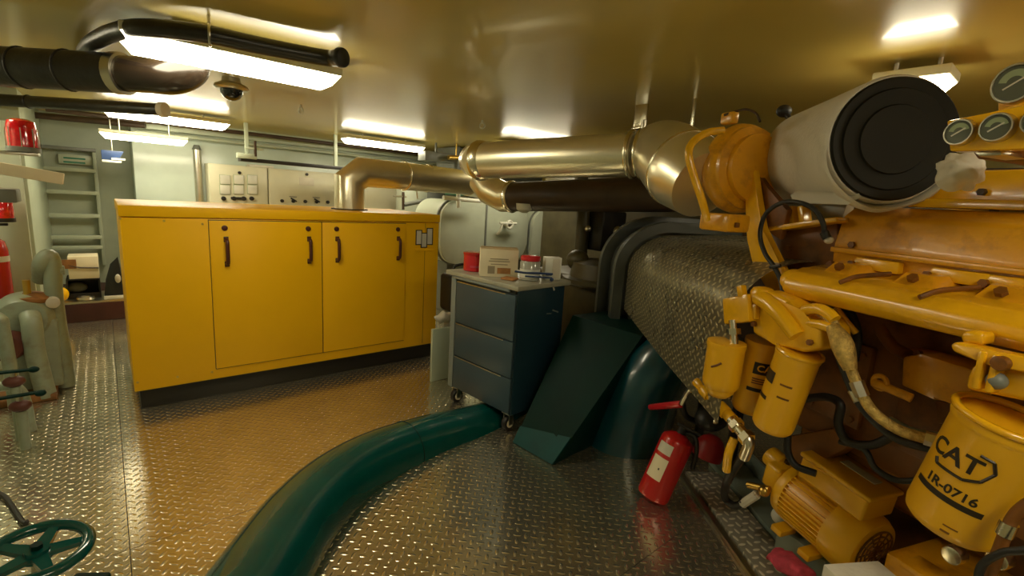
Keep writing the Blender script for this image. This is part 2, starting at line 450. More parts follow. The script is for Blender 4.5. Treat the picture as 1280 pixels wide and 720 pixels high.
# three-bar emblem on the right-hand panel
def gp(px, py, off=0.0): p = aty(px, py, GY0); return V3((p.x, GY0 - off, p.z))
for px, y0, y1 in ((523.5, 288.5, 305), (530, 292, 308.5), (537, 286, 305)):
    for grow, off, mt, nm in ((1.2, .002, 'print_black', 'emblem_outline'), (0, .004, 'sticker_white', 'emblem_bar')):
        a, b = gp(px - 2.6 - grow, y0 - grow), gp(px + 2.6 + grow, y1 + grow)
        G().box(min(a.x, b.x), max(a.x, b.x), GY0 - off, GY0 + .001, min(a.z, b.z), max(a.z, b.z)).done(nm, mt, t)
a, b = gp(519, 311), gp(542, 313)
G().box(a.x, b.x, GY0 - .008, GY0, b.z - .004, a.z, .001).done('emblem_rail', 'genset_lid', t)
G().box(2.30, 2.303, GY0 - .0012, GY0, .16, 1.33).done('panel_seam', 'handle_brown', t)

# generator exhaust duct, silver mitred elbow
p0 = V3((aty(437, 262, 4.5).x, 4.5, 1.41))
zr = aty(437, 214, 4.5).z
t = thing('exhaust_duct', 'silver clad exhaust duct rising from the yellow enclosure with a mitred elbow', 'duct', p0)
endp = aty(590, 222, 4.75)
RAD = .135
G().tube([p0, (p0.x, p0.y, zr - .10), (p0.x + .12, p0.y, zr), (2.0 + .35, 4.55, zr)], RAD, seg=36, smooth=False).done('riser', 'silver_lagging', t)
G().tube([(2.35, 4.55, zr), (endp.x - .1, 4.7, zr - .01)], RAD + .004, seg=36, smooth=False).done('duct_run', 'silver_lagging', t)
G().tube([(endp.x - .1, 4.7, zr - .01), (endp.x + .12, 4.86, zr - .02), (endp.x + .24, 4.95, zr - .03)], RAD + .012, seg=36, smooth=False).done('duct_end', 'silver_lagging', t)
for x, y in ((2.35, 4.55), (2.66, 4.62)):
    G().torus((x, y, zr), (1, .15, 0), RAD + .006, .007).done('band', 'silver_bright', t)
G().cyl(p0, p0 + V3((0, 0, .012)), RAD + .03, seg=36).done('base_flange', 'dark_brown', t)

# ------------------------------------------------------------------ switchboards on the bulkhead
SY = 7.55
def sx(px, py): return aty(px, py, SY - .25)
def switchboard(x0, x1, z0, z1, label):
    t = thing('switchboard', label, 'electrical cabinet', ((x0 + x1) / 2, SY - .1, z0), 'grey beige cabinets along the bulkhead')
    G().box(x0, x1, SY - .25, SY + .045, z0, z1, .008).done('cabinet_body', 'switch_paint', t)
    G().box(x0 + .012, x1 - .012, SY - .262, SY - .25, z0 + .02, z1 - .012, .004).done('door', 'switch_paint', t)
    return t
zt = sx(300, 207).z
t = switchboard(sx(260, 205).x, sx(334, 207).x, .9, zt, 'beige switchboard with six square white meters above the yellow enclosure')
for r, yy in enumerate((224.5, 237)):
    for k, xx in enumerate((281, 298, 315)):
        p = sx(xx, yy); w = .062
        m_ = G().box(p.x - w, p.x + w, SY - .275, SY - .262, p.z - w, p.z + w, .004).done('meter', 'gauge_band', t)
        G().box(p.x - w + .005, p.x + w - .005, SY - .279, SY - .272, p.z - w + .005, p.z + w - .005, .002).done('meter_face', 'meter_face', m_)
for xx in (279, 292, 304, 314):
    p = sx(xx, 248); G().cyl((p.x, SY - .262, p.z), (p.x, SY - .30, p.z), .028, seg=16, bev=.004).done('selector_knob', 'black_paint', t)
p = sx(298, 248); G().box(p.x - .09, p.x + .09, SY - .275, SY - .262, p.z - .018, p.z + .018).done('label_plate', 'black_paint', t)
p = sx(299, 216); G().cyl((p.x, SY - .262, p.z), (p.x, SY - .28, p.z), .02, seg=16).done('indicator_lamp', 'black_paint', t)
t = switchboard(sx(335, 207).x, sx(421, 210).x, .9, zt, 'wide beige switchboard with a row of rotary switches and one white plate')
p = sx(383, 227); G().box(p.x - .10, p.x + .10, SY - .268, SY - .262, p.z - .055, p.z + .055, .002).done('name_plate', 'sticker_white', t)
p = sx(383, 218); G().cyl((p.x, SY - .262, p.z), (p.x, SY - .28, p.z), .02, seg=16).done('indicator_lamp', 'black_paint', t)
for k, xx in enumerate((352, 366, 381, 395, 409)):
    p = sx(xx, 251 + k * .4)
    kn = G().cyl((p.x, SY - .262, p.z), (p.x, SY - .29, p.z), .024, seg=16, bev=.004).done('rotary_switch', 'black_paint', t)
    if k in (1, 3):
        G().obox((p.x, SY - .30, p.z + .02), (.02, .02, .09), Matrix.Rotation(math.radians(-60), 3, 'Y'), .004).done('lever', 'black_paint', kn)
        G().box(p.x - .05, p.x + .05, SY - .267, SY - .262, p.z + .055, p.z + .066).done('label_plate', 'grey_paint', kn)
t = switchboard(sx(448, 215).x, sx(500, 215).x, .9, sx(470, 216).z, 'narrow beige cabinet seen under the silver duct with a white plate')
p = sx(464.5, 231.5); G().box(p.x - .05, p.x + .05, SY - .268, SY - .262, p.z - .04, p.z + .04, .002).done('name_plate', 'sticker_white', t)
# conduit, pipes and clamps over the switchboards
p0, p1 = aty(254, 188, SY - .02), aty(250, 258, SY - .02)
t = thing('wall_conduit', 'bare steel vertical conduit on pale bulkhead left of the switchboards', 'pipe', (p1.x, SY, .3))
G().cyl((p1.x, SY - .01, .3), (p1.x, SY - .01, p0.z), .045, seg=16).done('pipe', 'steel', t)
G().cyl((p1.x, SY - .01, p0.z), (p1.x, SY - .01, p0.z + .06), .055, .03, seg=16).done('pipe_cap', 'grey_paint', t)
t = thing('cable_tray', 'dark cable tray with pipe clamps running above the beige switchboards', 'cable tray', (aty(330, 200, 6.6).x, 6.6, 1.95))
a, b = aty(300, 199, 6.6), aty(425, 205, 6.6)
G().box(a.x, b.x + .5, 6.55, 6.72, a.z - .02, a.z + .02, .003).done('tray', 'black_paint', t)
for px in (309, 420):
    q = aty(px, 190, 6.6); G().box(q.x - .02, q.x + .02, 6.6, 6.64, a.z + .02, CZ, .003).done('hanger_bar', 'wall_paint', t)
q = aty(306, 195, 6.55); G().box(q.x - .09, q.x + .12, 6.5, 6.56, q.z - .03, q.z + .03, .004).done('clamp', 'wall_paint', t)
q = aty(318, 186, 6.55); G().box(q.x - .11, q.x + .09, 6.5, 6.53, q.z - .012, q.z + .012, .003).done('clamp_bar', 'wall_paint', t)
q = aty(318, 186, 6.55); G().box(q.x - .012, q.x + .012, 6.49, 6.53, q.z - .09, q.z + .09, .003).done('clamp_bolt', 'dark_brown', t)
q = aty(328, 203, 6.55); q = V3((sx(328, 203).x, 0, zt)); tag(G().box(q.x - .15, q.x + .15, SY - .22, SY - .02, q.z + .001, q.z + .03, .004).done('paper_sheet', 'sticker_white'), 'white folded sheet lying on top of the meter switchboard', 'paper')
# thin pipes along the top of the bulkhead
for z, y, r, m_, lb in ((2.23, 7.2, .025, 'dark_brown', 'thin dark pipe along the ceiling in front of the far bulkhead'), (2.12, 7.44, .02, 'wall_paint', 'thin pale painted pipe under the dark one on the far bulkhead')):
    tag(G().tube([(-.4 if r > .022 else .33, y, z), (2.2, y, z), (5.9, y, z)], r, seg=10, smooth=False).done('ceiling_pipe', m_), lb, 'pipe')

# ------------------------------------------------------------------ ladder bay on the left
LY = 8.1
def lp(px, py, y=LY): return aty(px, py, y)
t = thing('wall_ladder', 'grey green steel ladder with flat rungs fixed in the left bay', 'ladder', (lp(87, 330).x, LY, .5))
xl, xr = lp(52, 250).x, lp(123, 250).x
for x in (xl, xr): G().box(x - .018, x + .018, LY - .05, LY + .07, .45, lp(87, 187).z, .004).done('stile', 'bay_shaded_paint', t)
for py in (212, 240, 269, 296, 309):
    z = lp(87, py).z
    G().box(xl, xr, LY - .06, LY, z - .022, z + .022, .004).done('rung', 'wall_paint', t)
z = lp(87, 187).z
G().box(xl - .02, xr + .02, LY - .07, LY + .07, z - .01, z + .03, .004).done('top_rail', 'grey_paint', t)
t = thing('vent_panel', 'pale panel with two dark green slots above the ladder rungs', 'vent', (lp(93, 205).x, LY, lp(93, 206).z))
a, b = lp(72, 192), lp(116, 207)
G().box(a.x, b.x, LY + .03, LY + .075, b.z, a.z, .003).done('panel', 'wall_paint', t)
for py in (198, 203):
    q = lp(93, py); G().box(q.x - .10, q.x + .10, LY + .024, LY + .032, q.z - .009, q.z + .009).done('slot', 'green_plastic', t)
t = thing('hanging_bin', 'dark blue bin with white label hung by the small light', 'bin', (lp(141, 204, 7.2).x, 7.2, lp(141, 204, 7.2).z))
a, b = lp(126, 187, 7.1), lp(156, 203, 7.1)
G().prism([(a.x, 7.1, a.z), (b.x, 7.1, a.z), (b.x - .05, 7.1, b.z + .02), (a.x, 7.1, b.z)], (0, .38, 0), .006).done('bin_body', 'blue_plastic', t)
G().cyl((b.x - .1, 7.3, a.z), (b.x - .1, 7.3, CZ), .008, seg=8).done('hook_rod', 'steel', t)
G().box(a.x, b.x - .03, 7.085, 7.1, b.z - .012, b.z + .012, .003).done('rim', 'white_paint', t)
q = lp(148, 199, 7.09); G().box(q.x - .06, q.x + .06, 7.08, 7.10, q.z - .010, q.z + .010).done('label_strip', 'white_paint', t)
# shelf with stored boxes
q0, q1 = lp(75, 378, 7.0), lp(130, 378, 7.0)
a, b = lp(88, 322, 7.05), lp(123, 349, 7.05)
shelf_z = .225
tag(G().box(q0.x - .06, .26, 6.86, 7.45, .201, shelf_z, .003).done('shelf_board', 'alu_plain'), 'low metal shelf board on the maroon ledge in the left bay', 'shelf')
bx0, bx1 = lp(77, 330, 7.1).x, lp(123, 330, 7.1).x
t = thing('plastic_crate', 'dark crate holding a pale grey bundle under the cream carton', 'crate', ((bx0 + bx1) / 2, 7.15, shelf_z))
zc = lp(100, 349, 7.05).z
g = G(); g.box(bx0 + .02, bx1, 7.05, 7.06, shelf_z, shelf_z + .06, .003); g.box(bx0 + .02, bx1, 7.36, 7.37, shelf_z, zc, .003)
g.box(bx0 + .02, bx0 + .035, 7.05, 7.37, shelf_z, zc, .003); g.box(bx1 - .015, bx1, 7.05, 7.37, shelf_z, zc, .003); g.box(bx0 + .02, bx1, 7.05, 7.37, zc - .015, zc, .003)
g.done('crate_frame', 'black_paint', t)
q = lp(95, 361, 7.1); G().sphere((q.x, 7.2, q.z), .075, (1.3, .9, .8)).done('bundle', 'grey_paint', t)
t = thing('carton', 'cream cardboard carton tied with dark cord on the dark crate', 'box', ((bx0 + bx1) / 2, 7.15, zc))
G().box(bx0 + .05, bx1, 7.06, 7.36, zc + .001, lp(100, 321, 7.05).z, .006).done('box_body', 'cream_box', t)
G().tube([(bx0 + .05, 7.052, zc + .16), ((bx0 + bx1) / 2, 7.05, zc + .13), (bx1, 7.052, zc + .12)], .008, seg=6).done('cord', 'dark_brown', t)
G().box(bx0 + .0, bx0 + .12, 7.045, 7.062, zc + .12, zc + .22, .003).done('flap', 'pump_rust', t)
q = lp(76, 357, 6.98); tag(G().sphere((q.x, 6.98, shelf_z + .075), .075, (.8, .8, 1)).done('yellow_can', 'genset_yellow'), 'small round yellow can beside the dark crate', 'can')
q = lp(107, 372, 6.95); tag(G().torus((q.x, 6.95, shelf_z + .022), (0, 0, 1), .06, .02, 20, 8).done('hose_coil', 'steel'), 'small bright coil lying on the shelf in front of the crate', 'coil')
q = lp(143, 372, 6.95)
t = thing('dark_jacket', 'black work jacket heaped on a white sill beside the yellow enclosure', 'jacket', (q.x, 6.97, .23))
G().hull([(q.x - .085, 6.88, .27), (q.x + .10, 6.88, .27), (q.x + .09, 7.05, .27), (q.x - .08, 7.05, .27), (q.x - .06, 6.92, .45), (q.x - .01, 6.93, .62), (q.x + .06, 6.92, .70), (q.x + .09, 6.95, .50), (q.x + .05, 7.03, .66)]).done('cloth', 'black_rubber', t, ang=60)
G().sphere((q.x + .045, 6.88, .46), .028, (1, .5, 1.8), 10, 8).done('reflective_patch', 'sticker_white', t)
G().box(q.x - .09, q.x + .11, 6.87, 7.06, .226, .268, .008).done('sill', 'white_paint', t)

# ------------------------------------------------------------------ things at the left edge
q = aty(30, 190, 4.6)
t = thing('red_beacon', 'red domed alarm beacon on a grey bracket at the left edge', 'beacon', (q.x, 4.6, q.z))
G().lathe((q.x, 4.6, q.z), (0, 0, 1), [(.085, 0), (.085, .03), (.078, .032)], 28).done('beacon_base', 'grey_paint', t)
G().lathe((q.x, 4.6, q.z + .03), (0, 0, 1), [(.074, 0), (.074, .13), (.066, .165), (.04, .18), (.0, .182)], 28).done('dome', 'beacon_red', t)
G().box(q.x - .30, q.x + .07, 4.56, 4.72, q.z - .022, q.z - .002, .003).done('bracket', 'steel', t)
g = G()
for k in range(8): g.cyl((q.x + .079 * c_(k * PI / 4), 4.6 + .079 * s_(k * PI / 4), q.z + .03), (q.x + .079 * c_(k * PI / 4), 4.6 + .079 * s_(k * PI / 4), q.z + .15), .003, seg=6)
g.done('guard_wires', 'steel', t)
a, b = aty(0, 203, 4.4), aty(45, 211, 4.5)
tag(G().obox((a + b) / 2 + V3((-.1, 0, -.02)), (.62, .10, .075), Matrix.Rotation(math.radians(9), 3, 'Y'), .006).done('wall_bracket', 'cream_box'), 'cream painted slanted arm below the red beacon', 'bracket')
q = aty(2, 215, 4.7)
tag(G().box(q.x - .35, q.x + .06, 4.68, 4.9, q.z - .20, q.z - .11, .01).done('junction_box', 'grey_paint'), 'grey junction box under the cream slanted arm', 'electrical box')
def extinguisher(px, pt, pb, y, label):
    a, b = aty(px, pt, y), aty(px, pb, y)
    r = .085
    t = thing('fire_extinguisher', label, 'fire extinguisher', (a.x, y, b.z))
    h = a.z - b.z
    G().lathe((a.x, y, b.z), (0, 0, 1), [(r * .9, 0), (r, .02), (r, h * .74), (r * .85, h * .83), (r * .4, h * .88), (.03, h * .9)], 28).done('cylinder', 'red_paint', t)
    G().cyl((a.x, y, b.z + h * .62), (a.x, y, b.z + h * .68), r + .002, seg=28).done('label_band', 'sticker_white', t)
    G().box(a.x - .03, a.x + .03, y - .03, y + .03, b.z + h * .89, b.z + h, .006).done('valve', 'black_paint', t)
    G().box(a.x - .02, a.x + .10, y - .015, y + .015, b.z + h, b.z + h + .02, .004).done('lever', 'black_paint', t)
    return t
extinguisher(-14, 282, 398, 5.2, 'red fire extinguisher hanging at the far left edge')
t = thing('flashing_lamp', 'upright red lamp glass above the wall extinguisher at the left edge', 'lamp', aty(-4, 282, 5.2))
a, b = aty(-4, 235, 5.2), aty(-4, 277, 5.2)
G().lathe((a.x, 5.2, b.z + .03), (0, 0, 1), [(.075, 0), (.075, a.z - b.z - .07), (.05, a.z - b.z - .03), (0, a.z - b.z - .02)], 24).done('lamp_glass', 'beacon_red', t)
G().cyl((a.x, 5.2, b.z), (a.x, 5.2, b.z + .03), .08, seg=24).done('lamp_base', 'black_paint', t)
tag(G().box(-1.34, -.47, 5.36, 5.41, .02, 1.95, .006).done('equipment_panel', 'wall_paint'), 'grey green upright panel behind the left edge extinguisher', 'panel')

# sea-water pump set
PY = 4.75
def pp(px, py, y=PY): return aty(px, py, y)
t = thing('pump_set', 'grey green pump with thick bent pipes and rusty flanges at the left', 'pump', (pp(40, 460).x, PY, 0))
q = pp(35, 395); 
G().lathe((q.x - .02, PY - .13, q.z), (0, 1, 0), [(.06, 0), (.13, .01), (.165, .05), (.17, .13), (.165, .22), (.12, .27), (.06, .28)], 32).done('casing', 'pump_green', t)
a = pp(38, 392, PY - .1)
G().tube([(a.x, PY - .14, a.z), (a.x + .01, PY - .2, a.z - .06), pp(44, 440, PY - .2), V3((pp(44, 440, PY - .2).x + .03, PY - .2, .02))], .056, seg=20).done('inlet_pipe', 'pump_green', t)
u0 = pp(56, 322); 
G().tube([pp(50, 352) + V3((0, .1, 0)), pp(52, 330), pp(61, 320), pp(66, 335), pp(67, 365), pp(72, 405), V3((pp(78, 440).x, PY, .28)), V3((pp(80, 450).x, PY, .01))], .052, seg=20).done('delivery_pipe', 'pump_green', t)
q = pp(67, 372); G().cyl(q + V3((-.005, -.03, -.02)), q + V3((0, -.10, -.02)), .04, seg=16, bev=.006).done('pipe_plug', 'sticker_white', t)
q = pp(74, 338); G().cyl(q + V3((-.03, 0, 0)), q + V3((.03, 0, 0)), .035, seg=16, bev=.006).done('pipe_boss', 'pump_green', t)
q = pp(42, 372); G().lathe((q.x, PY, q.z - .02), (.1, 0, 1), [(.11, 0), (.12, .012), (.12, .03), (.07, .045), (.05, .06)], 24).done('top_flange', 'pump_rust', t)
q = pp(52, 412); G().cyl((q.x, PY + .1, q.z), (q.x, PY - .06, q.z), .085, seg=24, bev=.01).done('bearing_housing', 'pump_rust', t)
q = pp(14, 425); G().lathe((q.x - .02, PY - .22, q.z), (.3, 1, 0), [(.04, 0), (.09, .01), (.10, .03), (.10, .16), (.07, .18)], 24).done('motor_end', 'pump_red', t)
q = pp(45, 366); G().cyl((q.x - .04, PY - .03, q.z), (q.x - .04, PY - .03, q.z + .10), .022, seg=12).done('vent_cock', 'brass', t)
G().box(pp(0, 450).x - .15, pp(70, 450).x, PY - .25, PY + .2, 0, .05, .01).done('base_plate', 'pump_rust', t)
G().box(q.x - .13, q.x + .1, PY - .10, PY + .12, .05, q.z - .18, .015).done('pedestal', 'pump_green', t)
q = pp(4, 415, 4.4); G().tube([q + V3((-.2, .1, .18)), q + V3((-.02, 0, .10)), q, q + V3((.01, 0, -.3)), V3((q.x + .01, 4.4, .02))], .036, seg=16).done('suction_pipe', 'pump_green', t)
# small lever valves
for k, (px, py, y, lb) in enumerate(((22, 464, 3.9, 'small valve with dark teal lever below the pump, upper of two'), (30, 494, 3.75, 'small valve with dark teal lever below the pump, lower of two'))):
    q = aty(px, py, y)
    t = thing('lever_valve', lb, 'valve', (q.x, y, 0), 'lever valves below the pump')
    G().cyl((q.x - .02, y, 0), (q.x - .02, y, q.z - .09), .026, seg=14).done('stub_pipe', 'pump_green', t)
    G().sphere((q.x - .02, y, q.z - .06), .042, (1.2, 1, .8), 16, 10).done('valve_body', 'pump_red', t)
    G().cyl((q.x - .02, y, q.z - .03), (q.x - .02, y, q.z), .014, seg=10).done('spindle', 'steel', t)
    G().obox((q.x - .05, y - .01, q.z + .006), (.28, .034, .014), Matrix.Rotation(-.1 + .15 * k, 3, 'Z'), .005).done('lever', 'teal_dull', t)
    G().sphere((q.x + .07, y - .02, q.z + .004), .026, (1, 1, .7), 12, 8).done('lever_tip', 'teal_dull', t)
q = aty(8, 487, 4.0)
tag(G().tube([(q.x - .5, 4.05, .30), (q.x - .1, 4.05, .30), (q.x + .05, 4.02, .27), (q.x + .08, 4.0, .0)], .03, seg=14).done('drain_pipe', 'pump_green'), 'thin grey green pipe bending down by the lever valves', 'pipe')

# handwheel valve, bottom left corner
hc = atz(46, 690, .6)
t = thing('handwheel_valve', 'teal five spoke handwheel on a valve in the bottom left corner', 'valve', (hc.x, hc.y, 0))
hx = V3((.06, -.08, 1)).normalized()
u, v, a = frame(hx)
R_ = .105
G().torus(hc, hx, R_, .0155, 48, 14).done('wheel_rim', 'teal_paint', t)
g = G()
for k in range(5):
    an = 2 * PI * k / 5 + .45
    d = u * c_(an) + v * s_(an); w_ = a.cross(d)
    m_ = Matrix((d, w_, a)).transposed()
    g.hull([hc + d * .015 + w_ * .018 + a * s * .008 - a * .004 for s in (-1, 1)] + [hc + d * .015 - w_ * .018 + a * s * .008 - a * .004 for s in (-1, 1)] +
           [hc + d * R_ + w_ * .010 + a * s * .006 for s in (-1, 1)] + [hc + d * R_ - w_ * .010 + a * s * .006 for s in (-1, 1)])
g.cyl(hc - a * .018, hc + a * .012, .032, .026, seg=24)
g.done('spokes', 'teal_paint', t)
G().hexbolt(hc + a * .010, a, .013, .014).done('spindle_nut', 'teal_dull', t)
G().cyl(hc - a * .25, hc - a * .015, .013, seg=14).done('spindle', 'steel', t)
vb = hc - a * .27
G().lathe((vb.x, vb.y, 0), (0, 0, 1), [(.09, 0), (.09, .02), (.05, .03), (.05, .12), (.085, .16), (.09, .22), (.055, .27), (.05, .30), (.065, .31), (.065, vb.z - .01), (.03, vb.z + .02)], 28).done('valve_body', 'teal_paint', t)
q = atz(112, 717, .42)
tag(G().obox(q + V3((.0, 0, -.02)), (.11, .05, .035), Matrix.Rotation(-.6, 3, 'Z'), .008).done('valve_yoke', 'teal_dull'), 'dark teal casting just right of the handwheel', 'casting') if False else None
G().obox(atz(110, 722, .42) + V3((.0, 0, -.02)), (.10, .05, .04), Matrix.Rotation(-.6, 3, 'Z'), .008).done('yoke', 'teal_dull', t)
q = atz(4, 622, 0); q2 = atz(28, 654, 0)
tag(G().tube([q + V3((-.1, .12, .012)), q + V3((0, 0, .012)), q2 + V3((0, 0, .012)), q2 + V3((.02, -.02, .012))], .011, seg=8).done('floor_rod', 'black_rubber'), 'short black rod lying on the floor above the handwheel', 'rod')

# ------------------------------------------------------------------ ceiling pipes, hose and camera dome
def cp(px, py, z): return atz(px, py, z)
z = 2.10
a = cp(0, 83, z); b = cp(150, 92, z); cc = cp(225, 97, z); d = cp(254, 97, z)
t = thing('lagged_pipe', 'thick black lagged pipe with glossy elbow below the ceiling at left', 'pipe', (b.x, b.y, z))
dirn = (b - a).normalized()
G().tube([a - dirn * 1.2, a, b], .095, seg=24, smooth=False).done('lagging', 'lagging_black', t)
G().tube([b + dirn * .01, b + dirn * .14, b + dirn * .26, b + dirn * .36 + V3((0, .06, .05)), b + dirn * .40 + V3((0, .13, .14)), b + dirn * .41 + V3((0, .15, .2))], .085, seg=24).done('elbow', 'lagging_gloss', t)
G().cyl(b - dirn * .02, b + dirn * .025, .10, seg=24).done('collar', 'alu_plain', t)
for k in (-.8, -.35, .12, .35):
    G().torus(a + dirn * k, dirn, .095, .006, 24, 6).done('strap', 'black_paint', t)
q = b + dirn * .17; G().obox(q + V3((0, -.086, 0)), (.012, .006, .06), None, .002).done('tape_mark', 'sticker_white', t)
z = 2.17
for pa, pb, r, lb in (((0, 125), (200, 137), .050, 'long black lagged pipe just behind the thick one at the ceiling'), ):
    a, b = cp(*pa, z), cp(*pb, z); dd = (b - a).normalized()
    t = thing('lagged_pipe', lb, 'pipe', (a.x, a.y, z))
    G().tube([a - dd * .25, b], r, seg=18, smooth=False).done('lagging', 'lagging_black', t)
    G().torus(a + dd * .25, dd, r, .008, 20, 6).done('strap', 'black_paint', t)
    G().cyl(b, b + dd * .05, r + .012, seg=20, bev=.006).done('end_flange', 'sticker_white', t)
    G().torus(b + dd * .22, dd, r * .7, .01, 20, 6).done('end_ring', 'dark_brown', t) if False else None
a, b = cp(0, 140, 2.2), cp(130, 152, 2.2); dd = (b - a).normalized()
tag(G().tube([a - dd * .8, b + dd * .4], .035, seg=14, smooth=False).done('ceiling_pipe', 'dark_brown'), 'slim dark brown pipe farthest back of the left ceiling pipes', 'pipe')
# black corrugated hose over the first light
zz = 2.22
t = thing('black_hose', 'fat black hose looping over the nearest ceiling light', 'hose', cp(260, 50, zz))
pts = [cp(103, 84, 2.238), cp(106, 66, 2.238), cp(122, 50, 2.235), cp(165, 36, 2.225), cp(240, 40, 2.225), cp(330, 58, 2.225), cp(405, 72, 2.225), cp(424, 72, 2.22)]
G().tube(pts, .038, seg=16, n=10).done('hose_tube', 'lagging_black', t)
e0, e1 = pts[-2], pts[-1]; dd = (e1 - e0).normalized()
G().cyl(e1 - dd * .005, e1 + dd * .03, .045, seg=20, bev=.008).done('end_cap', 'black_rubber', t)
for k, (px, py) in enumerate(((262, 44),)):
    q = cp(px, py, zz); G().cyl((q.x, q.y, zz + .03), (q.x, q.y, CZ), .007, seg=8).done('hanger_rod', 'steel', t); G().torus((q.x, q.y, zz), (1, -.2, 0), .042, .006, 20, 6).done('hanger_ring', 'steel', t)
q = atz(289, 101, CZ - .02)
t = thing('dome_camera', 'small black dome camera hanging under the ceiling by the first light', 'camera', (q.x, q.y, CZ - .16))
G().lathe((q.x, q.y, CZ), (0, 0, -1), [(.055, 0), (.06, .03), (.10, .05), (.108, .068), (.095, .08)], 32).done('camera_body', 'steel', t)
G().lathe((q.x, q.y, CZ - .075), (0, 0, -1), [(.072, 0), (.068, .03), (.05, .058), (.025, .073), (0, .077)], 32).done('dome', 'glass_black', t)
for (px, py, lb) in ((376, 131, 'small pale hook on the ceiling between the light rows'), (603, 150, 'pale clip on the ceiling above the end of the big exhaust pipe')):
    q = atz(px, py, CZ)
    tag(G().torus((q.x, q.y, CZ - .05), (1, .4, 0), .025, .007, 20, 8).cyl((q.x, q.y, CZ - .028), (q.x, q.y, CZ), .009, seg=8).done('ceiling_hook', 'switch_paint'), lb, 'hook')

# ------------------------------------------------------------------ main engine exhaust pipe
ZE = 1.90
xa, xb = att(598, 201, 3.5), att(795, 193, 2.85)
dd = (xb - xa).normalized()
t = thing('exhaust_pipe', 'big silver clad exhaust pipe slung under the ceiling in the middle', 'pipe', xa)
R0 = .128
G().tube([xa + dd * .06, xb - dd * .0], R0, seg=40, smooth=False).done('pipe', 'silver_lagging', t)
G().lathe(xa, dd, [(R0 + .012, 0), (R0 + .016, .015), (R0 + .012, .05), (R0, .075)], 40).done('end_collar', 'silver_bright', t)
# bend away and up at the far end
G().tube([xa, xa - dd * .05 + V3((.06, .05, .01)), xa - dd * .08 + V3((.25, .16, .03))], R0 - .004, seg=36, smooth=False).done('far_bend', 'silver_lagging', t)
for k in (0, .055):
    G().torus(xb + dd * (k - .02), dd, R0 + .004, .014, 40, 10).done('flange_ring', 'silver_bright', t)
# big lagged elbow by the turbocharger
c1 = xb + dd * .07
el = [xb + dd * .04, xb + dd * .16, att(852, 210, 2.45), att(880, 232, 2.28)]
G().tube(el, lambda s: .145 + .05 * math.sin(min(s * 1.6, 1) * PI / 2) - .03 * max(0, s - .75) * 4, seg=40, n=8).done('elbow', 'silver_lagging', t)
ax = (el[3] - el[2]).normalized()
G().torus(el[2] + ax * .02, ax, .192, .012, 44, 8).done('elbow_band', 'silver_bright', t)
for px, py in ((800, 157), (866, 152)):
    q = atz(px, py, 2.16); w = .05 if px < 850 else .012
    G().box(q.x - .008, q.x + .008, q.y - w, q.y + w, q.z - .06, CZ, .002).done('hanger_bar', 'silver_bright', t)
q = atz(800, 160, 2.10); G().obox(q, (.10, .06, .02), EM, .003).done('hanger_clamp', 'silver_bright', t)
q = atz(804, 163, 2.06); G().cyl(q + V3((0, 0, -.04)), q + V3((0, 0, .06)), .017, seg=12).done('hanger_bolt', 'steel', t)
# second lagged pipe under it, shade put in its dark colour, mitred end
t = thing('lower_pipe', 'dark lagged pipe with mitred silver end below the big exhaust pipe', 'pipe', att(700, 240, 3.6))
la, lb_ = att(640, 246, 4.3), att(800, 243, 3.5)
G().tube([la, lb_, lb_ + (lb_ - la).normalized() * .5], .127, seg=32, smooth=False).done('pipe', 'dark_brown', t)
ld = (lb_ - la).normalized()
G().tube([la + ld * .03, la - ld * .10 + V3((0, 0, 0)), la - ld * .20 + V3((-.03, .05, .06)), la - ld * .24 + V3((-.04, .12, .16))], .134, seg=32, smooth=False).done('mitred_end', 'silver_lagging', t)
G().torus(la, ld, .132, .012, 32, 8).done('band', 'silver_bright', t)
q = att(655, 262, 4.1); G().lathe(q + V3((0, 0, .05)), (0, 0, -1), [(.07, 0), (.065, .05), (.03, .075), (0, .08)], 20).done('drain_bulge', 'switch_paint', t)

# ------------------------------------------------------------------ tanks behind the cart
TY = 5.35
def tnk(px0, px1, pt, pb, label, y=TY):
    a, b = aty(px0, pt, y), aty(px1, pb, y)
    w, h = b.x - a.x, a.z - b.z
    cx, cz = (a.x + b.x) / 2, (a.z + b.z) / 2
    rad = min(w, h) * .30
    prof = []
    for sx_, sz_, a0 in ((1, 1, 0), (-1, 1, 90), (-1, -1, 180), (1, -1, 270)):
        for k in range(9):
            an = math.radians(a0 + k * 11.25)
            prof.append((cx + sx_ * (w / 2 - rad) + rad * c_(an), cz + sz_ * (h / 2 - rad) + rad * s_(an)))
    t = thing('storage_tank', label, 'tank', (cx, y, b.z))
    G().prism([(x, y, z) for x, z in prof], (0, .7, 0), .02, 3).done('shell', 'tank_paint', t)
    G().prism([(cx + (x - cx) * 1.035, y + .05, cz + (z - cz) * 1.035) for x, z in prof], (0, .03, 0), .004).done('end_rim', 'grey_paint', t)
    for sxx in (-.3, .3):
        G().box(cx + sxx * w - .06, cx + sxx * w + .06, y + .2, y + .5, 0, b.z + .1, .01).done('support', 'grey_paint', t)
    return t
tnk(552, 657, 249, 326, 'pale green round cornered tank end just right of the yellow enclosure')
tnk(667, 708, 262, 330, 'pale green round cornered tank end nearer the dark machinery')
tk = aty(607, 285, TY)
tnk0 = bpy.data.objects['storage_tank']
G().box(tk.x - .014, tk.x + .014, TY - .012, TY + .01, aty(607, 322, TY).z, aty(607, 252, TY).z, .002).done('seam_strip', 'grey_paint', tnk0)
a, b = aty(572, 204, 5.95), aty(765, 252, 5.95)
t = thing('dark_fill_box', 'dark grey box added to darken the space above the pale round cornered tanks', 'duct', (4.2, 6.1, b.z))  # box added as a dark backing over the tanks, in place of shade
G().box(a.x, 5.6, 5.95, 6.5, b.z, CZ - .02, .01).done('fill_body', 'arch_grey', t)
